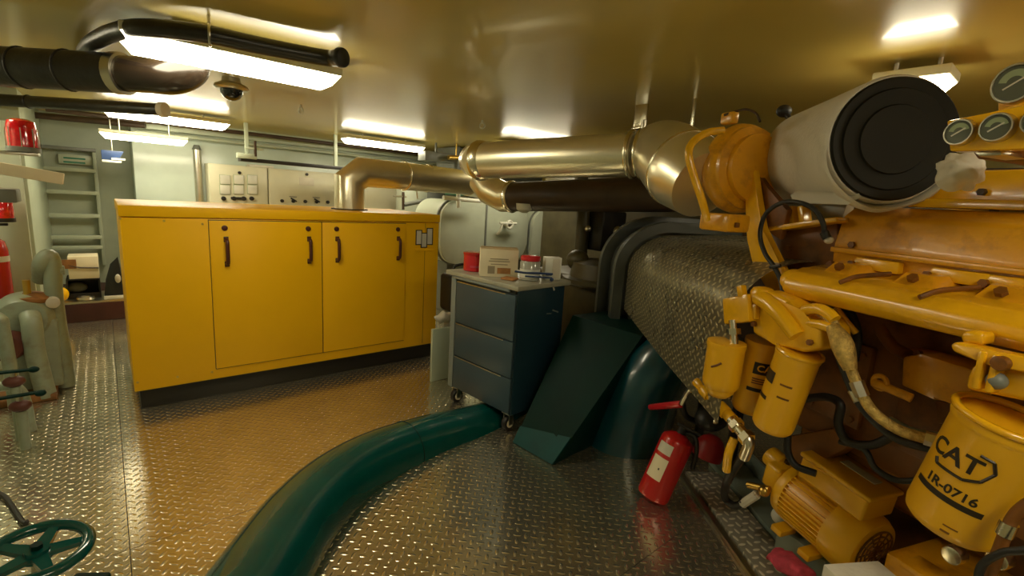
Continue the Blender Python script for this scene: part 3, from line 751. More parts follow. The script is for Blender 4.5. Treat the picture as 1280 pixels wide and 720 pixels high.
G().box(a.x - .01, a.x + .03, 5.94, 6.51, b.z - .01, CZ - .01, .004).done('fill_edge', 'grey_paint', t)
q = aty(634, 279, TY - .1)
t = thing('tank_valve', 'white T handled valve on the front of the left tank end', 'valve', (q.x, TY - .1, q.z - .05))
G().cyl((q.x - .15, TY - .12, q.z), (q.x + .15, TY - .12, q.z), .018, seg=12).done('valve_handle', 'white_paint', t)
G().torus((q.x + .03, TY - .12, q.z - .02), (0, 1, 0), .05, .018, 24, 10).done('valve_ring', 'white_paint', t)
G().cyl((q.x + .03, TY - .12, q.z - .02), (q.x + .03, TY - .002, q.z - .02), .03, seg=14).done('valve_stem', 'steel', t)
G().tube([(q.x - .10, TY - .12, q.z), (q.x - .12, TY - .10, q.z - .10), (q.x - .13, TY - .05, q.z - .16)], .016, seg=10).done('valve_spout', 'white_paint', t)
a, b = aty(554, 247, 5.15), aty(592, 251, 5.15)
t = thing('white_pipe_cross', 'thin white pipe cross beneath the silver duct beside a green box', 'pipe', ((a.x + b.x) / 2, 5.15, b.z))
G().cyl((a.x, 5.15, a.z), (b.x + .1, 5.15, b.z), .026, seg=12).done('pipe', 'white_paint', t)
q = aty(573, 239, 5.15); q2 = aty(573, 260, 5.15); G().cyl((q.x, 5.15, q.z), (q2.x, 5.15, q2.z), .026, seg=12).done('branch', 'white_paint', t)
q = aty(570, 238, 5.3); tag(G().box(q.x - .11, q.x + .12, 5.22, 5.4, q.z - .06, q.z + .09, .01).done('green_box', 'green_plastic'), 'small green box behind the thin white pipe cross', 'box')
# clutter right of the generator top
q = aty(516, 245, 6.2)
t = thing('machine_bracket', 'grey machine bracket with thin rods behind the right end of the enclosure', 'machinery', (q.x, 6.2, 1.2))
a, b = aty(503, 228, 6.6), aty(534, 258, 6.6); G().box(a.x, b.x, 6.6, 6.8, 1.0, a.z, .01).done('back_plate', 'tank_paint', t)
a, b = aty(534, 225, 6.6), aty(556, 262, 6.6); G().box(a.x, b.x, 6.6, 6.9, .0, a.z + .1, .01).done('column', 'grey_paint', t)
a, b = aty(505, 256, 6.25), aty(535, 250, 6.25); G().cyl(a, b, .03, seg=10).done('arm', 'grey_paint', t)
a, b = aty(492, 245, 6.25), aty(508, 246, 6.25); G().cyl(a, b, .014, seg=8).done('rod', 'steel', t)
a, b = aty(504, 240, 6.25), aty(504, 262, 6.25); G().cyl(a, b, .02, seg=8).done('post', 'dark_brown', t)
a, b = aty(512, 222, 6.25), aty(522, 248, 6.25); G().tube([a, (a + b) / 2 + V3((.03, 0, .03)), b], .012, seg=8).done('wire', 'steel', t)
q = aty(547, 195, 5.9)
tag(G().box(q.x - .22, q.x + .26, 5.85, 6.05, q.z - .08, q.z + .05, .01).cyl((q.x, 5.95, q.z), (q.x, 5.95, CZ), .015, seg=8).done('junction_box', 'grey_paint'), 'dark grey junction box at the ceiling behind the silver duct', 'electrical box')
q = aty(570, 198, 5.7)
tag(G().cyl((q.x - .12, 5.7, q.z), (q.x + .14, 5.7, q.z + .02), .03, seg=14).torus((q.x + .12, 5.7, q.z), (1, 0, 0), .05, .015, 20, 8).cyl((q.x, 5.7, q.z), (q.x, 5.7, CZ), .01, seg=8).done('pipe_fitting', 'brass'), 'brass pipe fitting at the ceiling above the silver duct', 'fitting')

# bilge clutter between generator and cart
q = atz(552, 380, .35)
a, b = aty(548, 415, 3.45), aty(556, 485, 3.45)
a = aty(541, 412, 3.42); b = aty(560, 412, 3.42)
tag(G().box(a.x, b.x + .12, 3.42, 3.45, 0, a.z, .006).done('metal_plate', 'wall_paint'), 'upright pale grey plate between the yellow enclosure and the cart', 'plate')
a = aty(548, 340, 3.80); b = aty(566, 384, 3.80)
t = thing('canvas_bag', 'black tool bag hanging over a stand behind the cart corner', 'bag', ((a.x + b.x) / 2, 3.7, 0))
G().box(a.x + .01, b.x + .12, 3.58, 3.80, b.z, a.z, .04, 3).done('bag_body', 'black_rubber', t)
G().tube([(a.x + .03, 3.6, a.z - .01), (a.x + .05, 3.6, a.z + .08), (b.x + .02, 3.6, a.z + .09), (b.x + .05, 3.6, a.z - .01)], .012, seg=8).done('strap', 'black_rubber', t)
G().box(a.x + .05, b.x + .08, 3.62, 3.76, 0, b.z, .01).done('stand', 'grey_paint', t)
q = aty(552, 398, 3.5)
rg = G().sphere((q.x + .03, 3.52, q.z), .075, (1.1, .6, .7), 22, 14)
for v_ in rg.bm.verts: v_.co += V3((math.sin(v_.co.z * 90), 0, math.sin(v_.co.x * 80))) * .010
tag(rg.done('rag_bundle', 'white_cloth', ang=80), 'crumpled pale rag bundle on the upright plate by the cart', 'rag')
tag(G().sphere((2.56, 3.42, .70), .09, (1.2, .8, .6)).done('rag', 'white_cloth'), 'crumpled pale rag between the enclosure and the cart', 'rag') if False else None

# ------------------------------------------------------------------ tool cart
X0, X1, Y0, Y1 = 1.985, 2.475, 2.285, 2.99
Z0, Z1 = .135, 1.045
t = thing('tool_cart', 'blue grey drawer tool cart on casters in the middle of the floor', 'cart', ((X0 + X1) / 2, (Y0 + Y1) / 2, 0))
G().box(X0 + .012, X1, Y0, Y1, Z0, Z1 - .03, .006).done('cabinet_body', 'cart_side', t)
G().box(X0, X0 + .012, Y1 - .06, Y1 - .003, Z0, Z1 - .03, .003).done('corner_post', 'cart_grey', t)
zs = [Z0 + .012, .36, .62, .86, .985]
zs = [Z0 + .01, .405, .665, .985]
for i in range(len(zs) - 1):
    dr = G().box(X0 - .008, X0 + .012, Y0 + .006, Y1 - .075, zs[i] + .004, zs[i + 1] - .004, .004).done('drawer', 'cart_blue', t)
    G().box(X0 - .0105, X0 - .006, Y0 + .10, Y1 - .085, zs[i + 1] - .011, zs[i + 1] - .0045).done('drawer_lip', 'steel', dr)
G().box(X0 - .004, X0 + .012, Y0 + .01, Y1 - .075, .990, 1.012, .002).done('top_slot', 'black_paint', t)
G().box(X0 - .025, X1 + .03, Y0 - .03, Y1 + .04, Z1 - .028, Z1 + .006, .008).done('worktop', 'cart_top', t)
G().box(X0 - .027, X0 - .015, Y0 + .05, Y1 - .05, Z1 - .045, Z1 - .028, .002).done('edge_trim', 'cart_grey', t)
q = aty(694, 362, Y0); G().obox((q.x, Y0 - .002, q.z - .0), (.012, .004, .045), Matrix.Rotation(-.45, 3, 'Y'), .001).done('paper_tag', 'sticker_white', t)
q = aty(697, 392, Y0); G().obox((q.x, Y0 - .001, q.z), (.07, .0025, .010), Matrix.Rotation(.35, 3, 'Y')).done('scratch', 'cart_grey', t)
q = aty(688, 395, Y0); G().obox((q.x, Y0 - .001, q.z), (.05, .0025, .006), Matrix.Rotation(.1, 3, 'Y')).done('scratch', 'cart_grey', t)
for cx, cy in ((X0 + .05, Y0 + .06), (X1 - .06, Y0 + .06), (X0 + .05, Y1 - .06), (X1 - .06, Y1 - .06)):
    k = G().box(cx - .035, cx + .035, cy - .035, cy + .035, Z0 - .008, Z0, .002)
    for s in (-.027, .027): k.box(cx - .02, cx + .02, cy + s - .003, cy + s + .003, .045, Z0 - .004)
    ks = k.done('caster', 'steel', t)
    G().cyl((cx, cy - .02, .055), (cx, cy + .02, .055), .052, seg=28, bev=.008).done('wheel', 'black_rubber', ks)
    G().cyl((cx, cy - .0245, .055), (cx, cy + .0245, .055), .03, seg=20).done('wheel_hub', 'cream_box', ks)

# things on the cart
ZT = Z1 + .007
def on(px, py): return atz(px, py, ZT)
q = on(581, 336)
t = thing('red_tin', 'round red tin at the back end of the cart top', 'tin', (2.13, 2.92, ZT))
def lookrot(): return Matrix.Rotation(math.radians(-22), 3, 'Z')
q = V3((2.13, 2.90, ZT)); KS = 1.3
G().lathe(q, (0, 0, 1), [(.060 * KS, 0), (.064 * KS, .004), (.064 * KS, .118), (.060 * KS, .122)], 32).done('tin_body', 'red_plastic', t)
G().lathe(q + V3((0, 0, .120)), (0, 0, 1), [(.067 * KS, 0), (.067 * KS, .018), (.06 * KS, .021), (.0, .0215)], 32).done('lid', 'red_paint', t)
g = G(); g.lathe(q + V3((0, 0, .03)), (0, 0, 1), [(.0648 * KS, 0), (.0648 * KS, .016)], 16, False, PI * .9, PI * 1.45); g.done('label_text', 'pink_rag', t)
m_ = Matrix.Rotation(math.radians(-38), 3, 'Z')
bc = V3((2.135, 2.64, ZT))
t = thing('cardboard_box', 'cream open cardboard box with printed front on the cart top', 'box', bc)
bw, bd, bh = .27, .13, .195
def bxp(x, y, z): return bc + m_ @ V3((x, y, z))
G().obox(bxp(0, 0, bh / 2), (bw, bd, bh), m_, .003).done('carton_body', 'cream_box', t)
G().obox(bxp(.0, -.03, bh + .004), (bw * .98, .05, .004), m_ @ Matrix.Rotation(.15, 3, 'X')).done('flap', 'cardboard', t)
G().obox(bxp(.0, .035, bh + .006), (bw * .96, .05, .004), m_ @ Matrix.Rotation(-.25, 3, 'X')).done('flap', 'cardboard', t)
G().obox(bxp(.035, -bd / 2 - .0008, .045), (.095, .0016, .042), m_).done('printed_picture', 'brown_print', t)
G().obox(bxp(-.055, -bd / 2 - .0008, .05), (.05, .0016, .055), m_).done('printed_picture', 'grey_print', t)
for zz_, ww in ((.128, .13), (.112, .15), (.090, .12)):
    G().obox(bxp(.0, -bd / 2 - .0008, zz_), (ww, .0016, .006), m_).done('print_line', 'grey_print', t)
jc = V3((2.225, 2.41, ZT))
t = thing('plastic_jar', 'clear plastic jar with red screw lid near the cart corner', 'jar', jc)
G().lathe(jc, (0, 0, 1), [(.064, 0), (.071, .006), (.071, .125), (.061, .14)], 32).done('jar_body', 'jar_clear', t)
G().lathe(jc + V3((0, 0, .136)), (0, 0, 1), [(.066, 0), (.070, .004), (.070, .030), (.062, .036), (0, .037)], 32).done('lid', 'red_plastic', t)
G().lathe(jc + V3((0, 0, .02)), (0, 0, 1), [(.0718, 0), (.0718, .06)], 32, False).done('wrap_label', 'white_paint', t)
wc = V3((2.40, 2.36, ZT))
mw_ = Matrix.Rotation(math.radians(-32), 3, 'Z')
t = thing('white_carton', 'upright white carton beside the red lidded jar on the cart', 'box', wc)
G().obox(wc + V3((0, 0, .080)), (.12, .07, .160), mw_, .003).done('carton_body', 'white_paint', t)
G().obox(wc + mw_ @ V3((.022, -.0358, .080)), (.055, .0016, .14), mw_).done('side_label', 'sticker_white', t)
G().obox(wc + mw_ @ V3((-.03, -.0358, .040)), (.045, .0016, .018), mw_).done('blue_print', 'blue_plastic', t)
q0, q1 = V3((2.12, 2.37, ZT + .055)), V3((2.30, 2.325, ZT + .045))
t = thing('hand_tool', 'dark blue metal hand tool propped against jar and carton on the cart', 'tool', (2.2, 2.33, ZT))
G().tube([(2.075, 2.41, ZT + .070), (2.13, 2.36, ZT + .062), (2.22, 2.322, ZT + .060), (2.33, 2.29, ZT + .052)], .0075, seg=8).done('tool_arm', 'blue_plastic', t)
G().tube([(2.12, 2.352, ZT + .042), (2.20, 2.315, ZT + .036), (2.32, 2.285, ZT + .026)], .0065, seg=8).done('tool_arm', 'blue_plastic', t)
G().sphere((2.32, 2.285, ZT + .014), .014, (1, 1, 1), 10, 8).done('tool_foot', 'blue_plastic', t)
tag(G().obox((2.09, 2.47, ZT + .008), (.09, .10, .015), Matrix.Rotation(.3, 3, 'Z'), .006).done('folded_cloth', 'orange_cloth'), 'folded orange brown cloth in front of the cardboard box', 'cloth')
tag(G().obox((2.09, 2.47, ZT + .024), (.06, .09, .012), Matrix.Rotation(.5, 3, 'Z'), .004).done('leather_strip', 'brown_print'), 'small brown strip on the folded cloth on the cart', 'strip') if False else None

piv, new = V3((X0 - .025, Y0 - .03, 0)), V3((2.005, 2.285, 0))
ra = math.radians(4.5); RM_ = Matrix.Rotation(ra, 3, 'Z')
for o in bpy.data.objects:
    if o.parent is None and (o.name.split('.')[0] in ('tool_cart', 'red_tin', 'cardboard_box', 'plastic_jar', 'white_carton', 'hand_tool', 'folded_cloth')):
        z_ = o.location.z; o.location = RM_ @ (V3((o.location.x, o.location.y, 0)) - piv) + new; o.location.z = z_; o.rotation_euler.z = ra

# ------------------------------------------------------------------ teal pipe along the floor
t = thing('floor_pipe', 'fat glossy dark teal pipe bending across the tread plate floor', 'pipe', atz(430, 600, 0))
cl = [atz(280, 800, .08), atz(330, 718, .06), atz(375, 652, .05), atz(420, 608, .04), atz(470, 578, .02), atz(530, 556, -.02), atz(590, 540, -.06), atz(640, 522, -.10), atz(690, 505, -.14)]
G().tube(cl, .185, seg=40, n=10).done('pipe', 'teal_paint', t)
sp = spline(cl, 10)
for i in (46,):
    d_ = (sp[i + 1] - sp[i]).normalized(); G().torus(sp[i], d_, .1855, .003, 44, 6).done('weld_seam', 'teal_dull', t)

# teal foundation plates behind the cart
t = thing('engine_foundation', 'dark teal sloping steel foundation plates behind and right of the cart', 'foundation', (2.5, 1.9, 0))
fa_, fb_ = atz(642, 553, 0), atz(691, 581, 0)
fc_, fd_ = att(803, 420, 3.12), att(716, 394, 3.42)
back = V3((.55, .03, 0))
G().hull([fa_, fb_, fc_, fd_, fa_ + V3((.9, -.02, 0)), fb_ + back, fc_ + V3((.35, .05, 0)), fd_ + V3((.35, -.02, 0))]).done('sloping_plate', 'teal_dull', t)
ga, gb_ = fa_.lerp(fd_, .12) , fb_.lerp(fc_, .20)
nrm_ = (fb_ - fa_).cross(fd_ - fa_).normalized()
if nrm_.dot(CAM - fa_) < 0: nrm_ = -nrm_
G().hull([fa_ + nrm_ * .012, fb_ + nrm_ * .012, ga + nrm_ * .012, gb_ + nrm_ * .012, fa_, fb_, ga, gb_]).done('toe_plate', 'teal_mid', t)
rings = []
g = G()
for ctr_, rx_, ry_ in ((V3((2.70, 1.83, 0)), .30, .28), (V3((2.72, 1.76, .35)), .26, .25), (V3((2.76, 1.66, .66)), .23, .22), (V3((2.82, 1.62, .80)), .15, .15)):
    rings.append([g.bm.verts.new(ctr_ + V3((rx_ * c_(2 * PI * k / 36), ry_ * s_(2 * PI * k / 36), 0))) for k in range(36)])
for r0_, r1_ in zip(rings, rings[1:]):
    for k in range(36): g.bm.faces.new((r0_[k], r0_[(k + 1) % 36], r1_[(k + 1) % 36], r1_[k]))
g.bm.faces.new(rings[-1]); g.bm.faces.new(rings[0][::-1])
g.done('round_trunk', 'teal_blue', t)

# ------------------------------------------------------------------ dark gearbox behind
tm_ = thing('dark_fill_casing', 'tall dark casing added to darken the gap behind the olive gearbox', 'machinery', (5.0, 2.0, 0))  # dark box added to cover the bright wall and keep this gap dark
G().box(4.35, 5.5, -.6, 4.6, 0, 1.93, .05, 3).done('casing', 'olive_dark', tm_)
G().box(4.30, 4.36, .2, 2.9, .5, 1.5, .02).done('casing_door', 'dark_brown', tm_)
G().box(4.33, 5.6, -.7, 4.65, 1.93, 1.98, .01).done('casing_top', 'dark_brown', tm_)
t = thing('gearbox', 'dark olive gearbox casing with flanges in shadow behind the cart', 'gearbox', (4.0, 2.9, 0))
q = att(752, 370, 4.4)
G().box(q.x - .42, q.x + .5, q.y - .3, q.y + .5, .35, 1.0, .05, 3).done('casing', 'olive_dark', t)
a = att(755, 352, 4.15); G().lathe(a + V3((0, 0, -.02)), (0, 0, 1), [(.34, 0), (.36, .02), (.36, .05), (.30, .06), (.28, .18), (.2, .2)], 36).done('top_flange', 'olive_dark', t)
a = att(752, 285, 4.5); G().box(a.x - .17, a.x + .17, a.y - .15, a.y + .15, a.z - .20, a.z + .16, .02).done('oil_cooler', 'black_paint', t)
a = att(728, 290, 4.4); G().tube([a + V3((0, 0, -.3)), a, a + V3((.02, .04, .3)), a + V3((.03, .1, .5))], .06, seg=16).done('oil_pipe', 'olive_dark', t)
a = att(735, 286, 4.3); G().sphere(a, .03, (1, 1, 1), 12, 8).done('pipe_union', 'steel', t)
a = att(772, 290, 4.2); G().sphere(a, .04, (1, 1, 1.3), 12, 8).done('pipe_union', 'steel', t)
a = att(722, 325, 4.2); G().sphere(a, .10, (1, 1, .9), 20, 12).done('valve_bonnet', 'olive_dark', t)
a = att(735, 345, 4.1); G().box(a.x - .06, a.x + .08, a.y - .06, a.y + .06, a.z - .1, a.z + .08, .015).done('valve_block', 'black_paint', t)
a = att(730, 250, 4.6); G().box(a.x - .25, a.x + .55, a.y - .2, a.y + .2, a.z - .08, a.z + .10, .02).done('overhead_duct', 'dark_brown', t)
# grey coupling arch behind the cover
t = thing('coupling_guard', 'grey curved coupling guard behind the tread plate cover', 'guard', att(800, 380, 3.4))
CZV = V3((.33, .944, 0)); CNV = V3((.944, -.33, 0))
P1 = att(783, 385, 3.37); P2 = att(880, 472, 2.22)
CE = V3((P1.x - P2.x, P1.y - P2.y, 0)).normalized(); CN = V3((CE.y, -CE.x, 0))
def arcpts(base, R, z0, flat, k0=0, k1=100, n=14):
    out = []
    for i in range(n + 1):
        an = math.radians(k0 + (k1 - k0) * i / n)
        out.append(base + CN * (R - R * c_(an)) + ZV * (z0 + R * s_(an)))
    return out
RX, RZZ, ZS = .30, .26, 1.16
gb = V3((P1.x, P1.y, 0))
def archpts(base, d, n=14):
    out = [base - CN * d + ZV * .10]
    for i in range(n + 1):
        an = math.radians(90 * i / n)
        out.append(base + CN * (RX - (RX + d) * c_(an)) + ZV * (ZS + (RZZ + d) * s_(an)))
    out.append(base + CN * (RX + .5) + ZV * (ZS + RZZ + d))
    return out
for d0_, d1_, ln, off in ((.09, .02, .07, .06), (.05, -.03, .16, .15), (.12, .03, .06, .34)):
    b_ = gb + CE * off
    G().prism(archpts(b_, d0_) + archpts(b_, d1_)[::-1], CE * ln, .003).done('arch', 'arch_grey', t)
G().obox(gb + CE * .16 + CN * .2 + ZV * .45, (.14, .3, .90), Matrix((CE, CN, ZV)).transposed(), .006).done('guard_post', 'arch_grey', t)

# ------------------------------------------------------------------ tread plate cover by the engine
def cover():
    bm = bmesh.new(); uv = bm.loops.layers.uv.new('UVMap')
    L_ = (V3((P1.x, P1.y, 0)) - V3((P2.x, P2.y, 0))).length + .22
    b0 = V3((P2.x, P2.y, 0)) - CE * .17
    nE, prof = 2, []
    zlow = .70
    prof.append((0, zlow, 0)); prof.append((.0, ZS, ZS - zlow))
    l = ZS - zlow
    n = 16
    for i in range(1, n + 1):
        an = math.radians(90 * i / n)
        prof.append((RX - RX * c_(an), ZS + RZZ * s_(an), l + .5 * (RX + RZZ) * an))
    prof.append((RX + .45, ZS + RZZ + .03, prof[-1][2] + .45))
    rows = []
    for j in range(nE + 1):
        d = L_ * j / nE
        rows.append([(bm.verts.new(b0 + CE * d + CN * x + ZV * z), d, s) for x, z, s in prof])
    rz = [r[0][0] for r in rows]
    for j, r in enumerate(rows): # bottom edge rises towards the far end
        r[0][0].co.z = .70 + .18 * max(0, min(1, (r[0][1] - .2) / (L_ - .2)))
    for j in range(nE):
        for i in range(len(prof) - 1):
            q = (rows[j][i], rows[j + 1][i], rows[j + 1][i + 1], rows[j][i + 1])
            f = bm.faces.new([x[0] for x in q])
            for lp_, x in zip(f.loops, q): lp_[uv].uv = (x[1], x[2])
    bmesh.ops.solidify(bm, geom=bm.faces[:], thickness=.012)
    return bm
t = thing('machinery_cover', 'curved tread plate cover over the shaft between gearbox and yellow engine', 'cover', (P2.x, P2.y, .7))
g = G(); g.bm.free(); g.bm = cover()
g.done('cover_sheet', 'tread_cover', t)
b0 = V3((P2.x, P2.y, 0))
L_ = (V3((P1.x, P1.y, 0)) - b0).length
for d in (L_ * .55, L_ - .1):
    G().obox(b0 + CE * d + CN * .60 + ZV * .40, (.05, .05, .80), Matrix((CE, CN, ZV)).transposed(), .004).done('support_leg', 'black_paint', t)

# ------------------------------------------------------------------ main engine
def tn(px, py, n): return n / ray(px, py).dot(NV)
def eprof(g, prof, e0, e1, bev=0.0, seg=2):
    return g.prism([en(e0, n, z) for n, z in prof], EV * (e1 - e0), bev, seg)
def nprof(g, poly, n0, n1, bev=0.0, seg=2):
    return g.prism([en(e, n0, z) for e, z in poly], NV * (n1 - n0), bev, seg)
def pixpoly(g, pts, n, depth, bev=0.0, seg=2):
    return g.prism([atn(x, y, n) for x, y in pts], NV * depth, bev, seg)
ET = thing('diesel_engine', 'big yellow marine diesel engine filling the right side of the room', 'engine', en(.8, 2.4, 0))
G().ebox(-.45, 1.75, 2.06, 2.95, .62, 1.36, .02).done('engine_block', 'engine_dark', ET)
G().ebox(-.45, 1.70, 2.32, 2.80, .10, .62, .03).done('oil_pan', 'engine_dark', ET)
g = G()
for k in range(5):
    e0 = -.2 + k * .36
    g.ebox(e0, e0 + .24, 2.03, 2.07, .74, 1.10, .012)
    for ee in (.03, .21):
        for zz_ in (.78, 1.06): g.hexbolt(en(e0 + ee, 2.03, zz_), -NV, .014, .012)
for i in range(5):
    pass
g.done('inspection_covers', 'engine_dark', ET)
# charge-air housing with its inclined side
eprof(G(), [(1.865, 1.345), (1.845, 1.50), (1.87, 1.615), (1.93, 1.655), (2.60, 1.665), (2.60, 1.345)], -.45, 1.35, .014, 2).done('charge_air_housing', 'engine_yellow', ET)
g = G()
eprof(g, [(1.845, 1.475), (1.82, 1.475), (1.82, 1.495), (1.845, 1.495)], -.45, 1.34, .004)
g.done('housing_flange', 'engine_yellow', ET)
# upper valve cover, stepped end
vc = G()
nprof(vc, [(1.20, 1.665), (1.02, 1.785), (-.45, 1.785), (-.45, 1.665)], 1.96, 2.5, .012)
vc = vc.done('valve_cover', 'engine_bright', ET)
nprof(G(), [(1.16, 1.66), (1.13, 1.69), (-.45, 1.69), (-.45, 1.66)], 1.92, 2.0, .004).done('cover_flange', 'engine_bright', ET)
for px, py in ((1228, 240), (1242, 266)):
    q = atn(px, py, 1.955); G().hexbolt(q + NV * .01, -NV, .012, .022).done('cover_bolt', 'dark_brown', ET)
# fuel / water rail
RZ = 1.345
rl = G()
eprof(rl, [(1.665, 1.292), (1.640, 1.325), (1.645, 1.362), (1.675, 1.392), (1.74, 1.405), (1.88, 1.425), (1.88, 1.292)], -.45, 1.38, .012, 3)
rl.sphere(en(1.375, 1.70, RZ), .054, (1, 1, 1))
rail = rl.done('manifold_rail', 'engine_bright', ET)
for px, py in ((1060, 333), (1152, 345), (1262, 360)):
    q = atn(px, py, 1.80); e = q.dot(EV)
    g = G(); g.hull([en(e + de, 1.80 + dn, 1.40 + dz) for de, dn, dz in ((-.07, -.06, 0), (.05, -.06, 0), (-.10, .1, 0), (.10, .1, 0), (-.05, -.03, .042), (.03, -.03, .042), (-.08, .1, .048), (.08, .1, .048))])
    pd = g.done('intake_pad', 'engine_yellow', ET)
    G().hexbolt(en(e - .01, 1.745, 1.425), V3((0, 0, 1)) - NV, .016, .014).done('pad_bolt', 'engine_dark', pd)
for px in (1074, 1180):
    e = atn(px, 352 if px < 1100 else 362, 1.70).dot(EV)
    G().tube([en(e + .03, 1.648, 1.385), en(e + .01, 1.69, 1.408), en(e - .01, 1.74, 1.418), en(e - .04, 1.79, 1.428)], .008, seg=8).done('pipe_clip', 'engine_dark', ET)
for px in (1090, 1195, 1275):
    e = atn(px, 345, 1.84).dot(EV)
    nprof(G(), [(e - .09, 1.425), (e + .08, 1.425), (e + .06, 1.468), (e - .09, 1.468)], 1.825, 1.87, .006).done('housing_pad', 'engine_bright', ET)
    G().hexbolt(en(e + .065, 1.82, 1.44), -NV, .013, .014).done('pad_bolt', 'engine_dark', ET)
# turbocharger bracket plates
pixpoly(G(), [(928, 196), (940, 196), (951, 285), (975, 330), (1003, 384), (975, 392), (940, 330), (934, 300)], 1.76, .035, .006).done('turbo_bracket', 'engine_bright', ET)
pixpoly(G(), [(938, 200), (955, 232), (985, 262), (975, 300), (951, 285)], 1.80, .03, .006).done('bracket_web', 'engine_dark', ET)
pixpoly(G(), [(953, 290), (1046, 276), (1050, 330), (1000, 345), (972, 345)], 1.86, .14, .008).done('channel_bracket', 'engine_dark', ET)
pixpoly(G(), [(952, 284), (1045, 271), (1046, 277), (953, 291)], 1.80, .20, .003).done('channel_ledge', 'engine_bright', ET)
for px in (983, 996):
    pixpoly(G(), [(px, 258), (px + 7, 257), (px + 9, 282), (px + 3, 283)], 1.84, .05, .003).done('stiffener', 'engine_bright', ET)
for px, py in ((985, 310), (1038, 330), (1065, 306), (1068, 334)):
    q = atn(px, py, 1.845); G().hexbolt(q + NV * .012, -NV, .013, .02).done('bracket_bolt', 'engine_dark', ET)
pixpoly(G(), [(1003, 255), (1060, 252), (1052, 275), (1018, 274)], 1.98, .05, .004).done('grey_plate', 'cart_top', ET)  # plain grey plate under the drum
# turbocharger
AD = V3((math.sin(math.radians(46)), math.cos(math.radians(46)), -.02)).normalized(); AN_ = V3((AD.y, -AD.x, 0)).normalized()
FC = atn(1117, 175, 1.80); RA = .213
TD = (AD * .92 - NV * .40).normalized()
tc_ = att(922, 212, 2.28)
tb = G().lathe(tc_ - TD * .13, TD, [(.10, 0), (.150, .01), (.150, .04), (.185, .05), (.195, .10), (.185, .15), (.165, .165), (.165, .19), (.150, .20), (.135, .27), (.155, .275), (.155, .30), (.10, .305)], 40).done('turbocharger', 'engine_yellow', ET)
G().torus(tc_ - TD * .02, TD, .145, .062, 44, 16).done('volute', 'engine_yellow', tb)
u, v, a = frame(TD)
for k in range(10):
    an = 2 * PI * k / 10; g = G(); g.hexbolt(tc_ + TD * .07 + (u * c_(an) + v * s_(an)) * .158, -TD, .011, .03); g.done('flange_bolt', 'engine_dark', tb)
G().obox(att(905, 278, 2.06), (.17, .12, .075), EM, .012).done('turbo_foot', 'engine_yellow', ET)
G().obox(att(917, 281, 1.99), (.05, .02, .02), EM, .003).done('foot_slot', 'engine_dark', ET)
G().tube([att(903, 163, 2.05), att(884, 166, 2.0), att(866, 178, 1.97), att(861, 195, 1.96), att(869, 225, 1.97), att(878, 252, 1.98), att(884, 275, 2.02)], .016, seg=14).done('oil_drain_pipe', 'engine_bright', ET)
G().tube([att(905, 144, 2.05), att(920, 139, 2.03), att(934, 137, 1.99), att(945, 142, 1.95), att(950, 152, 1.92)], .005, seg=8).done('wire_loop', 'dark_brown', ET)
G().obox(att(912, 148, 2.06), (.07, .04, .05), EM, .01).done('lifting_lug', 'engine_yellow', ET)
G().lathe(FC + AD * .60, AD, [(.14, 0), (.15, .01), (.15, .04), (.135, .05), (.135, .12)], 40).done('intake_clamp', 'engine_bright', ET)
# air cleaner wrapped in white cloth
FT = FC + AD * .52
ac = G(); ac.lathe(FC + AD * .012, AD, [(RA * .985, -.012), (RA + .004, 0), (RA + .003, .08), (RA, .25), (RA - .002, .56), (RA - .014, .595), (RA - .06, .61)], 56)
ac = ac.done('air_cleaner', 'white_cloth', ET)
lab(ac, 'white wrapped air cleaner drum with black end')
G().lathe(FC, -AD, [(RA * .965, -.02), (RA * .965, .006), (RA * .94, .012), (RA * .80, .006), (RA * .78, .012), (RA * .55, .008), (RA * .53, .014), (RA * .25, .010), (0, .012)], 56).done('end_cap', 'filter_black', ac)
# hanging cloth hem under the drum
def hem():
    g = G(); rows = []
    nk = 40
    for k in range(nk + 1):
        s = k / nk
        an = math.radians(-168 + 150 * s)
        up = V3((0, 0, 1))
        base = FC + (AN_ * c_(an) + up * s_(an)) * (RA + .004)
        dr = .010 + .016 * math.sin(s * PI) * (1 + .4 * math.sin(s * 17))
        base = FC + (AN_ * c_(an) + up * s_(an)) * (RA + .004)
        out = (AN_ * c_(an) + up * s_(an))
        rows.append((base + AD * .03, base + out * dr * .6 - AD * .012, base + out * dr - AD * .004, base + out * dr * .7 + AD * .05))
    vs = [[g.bm.verts.new(p) for p in r] for r in rows]
    for a_, b_ in zip(vs, vs[1:]):
        for j in range(3): g.bm.faces.new((a_[j], b_[j], b_[j + 1], a_[j + 1]))
        g.bm.faces.new((a_[3], b_[3], b_[0], a_[0]))
    return g
hem().done('cloth_hem', 'white_cloth', ac, ang=80)
g = G()
d0, d1 = atn(992, 250, 1.70), atn(1074, 246, 1.72)
g.hull([atn(988, 244, 1.72), atn(1072, 238, 1.72), atn(1076, 246, 1.715), atn(1060, 256, 1.72), atn(1000, 254, 1.73), atn(990, 250, 1.73), atn(1000, 236, 1.86), atn(1070, 234, 1.86)])
g.done('cloth_fold', 'white_cloth', ac, ang=70)
q = atn(1200, 215, 1.64)
rnd = random.Random(3)
kn = G(); kn.sphere(q, .062, (1.05, .8, .8), 26, 18)
for v_ in kn.bm.verts:
    d_ = v_.co - q
    v_.co += d_ * (.22 * math.sin(d_.x * 95 + d_.z * 60) * math.sin(d_.z * 80 - d_.y * 70))
kn.done('cloth_knot', 'white_cloth', ac, ang=80)
G().sphere(atn(980, 139, 2.0), .034, (1, 1, .85), 18, 12).cyl(atn(980, 139, 2.0), atn(1000, 165, 2.0), .012, seg=10).done('breather_cap', 'black_rubber', ET)
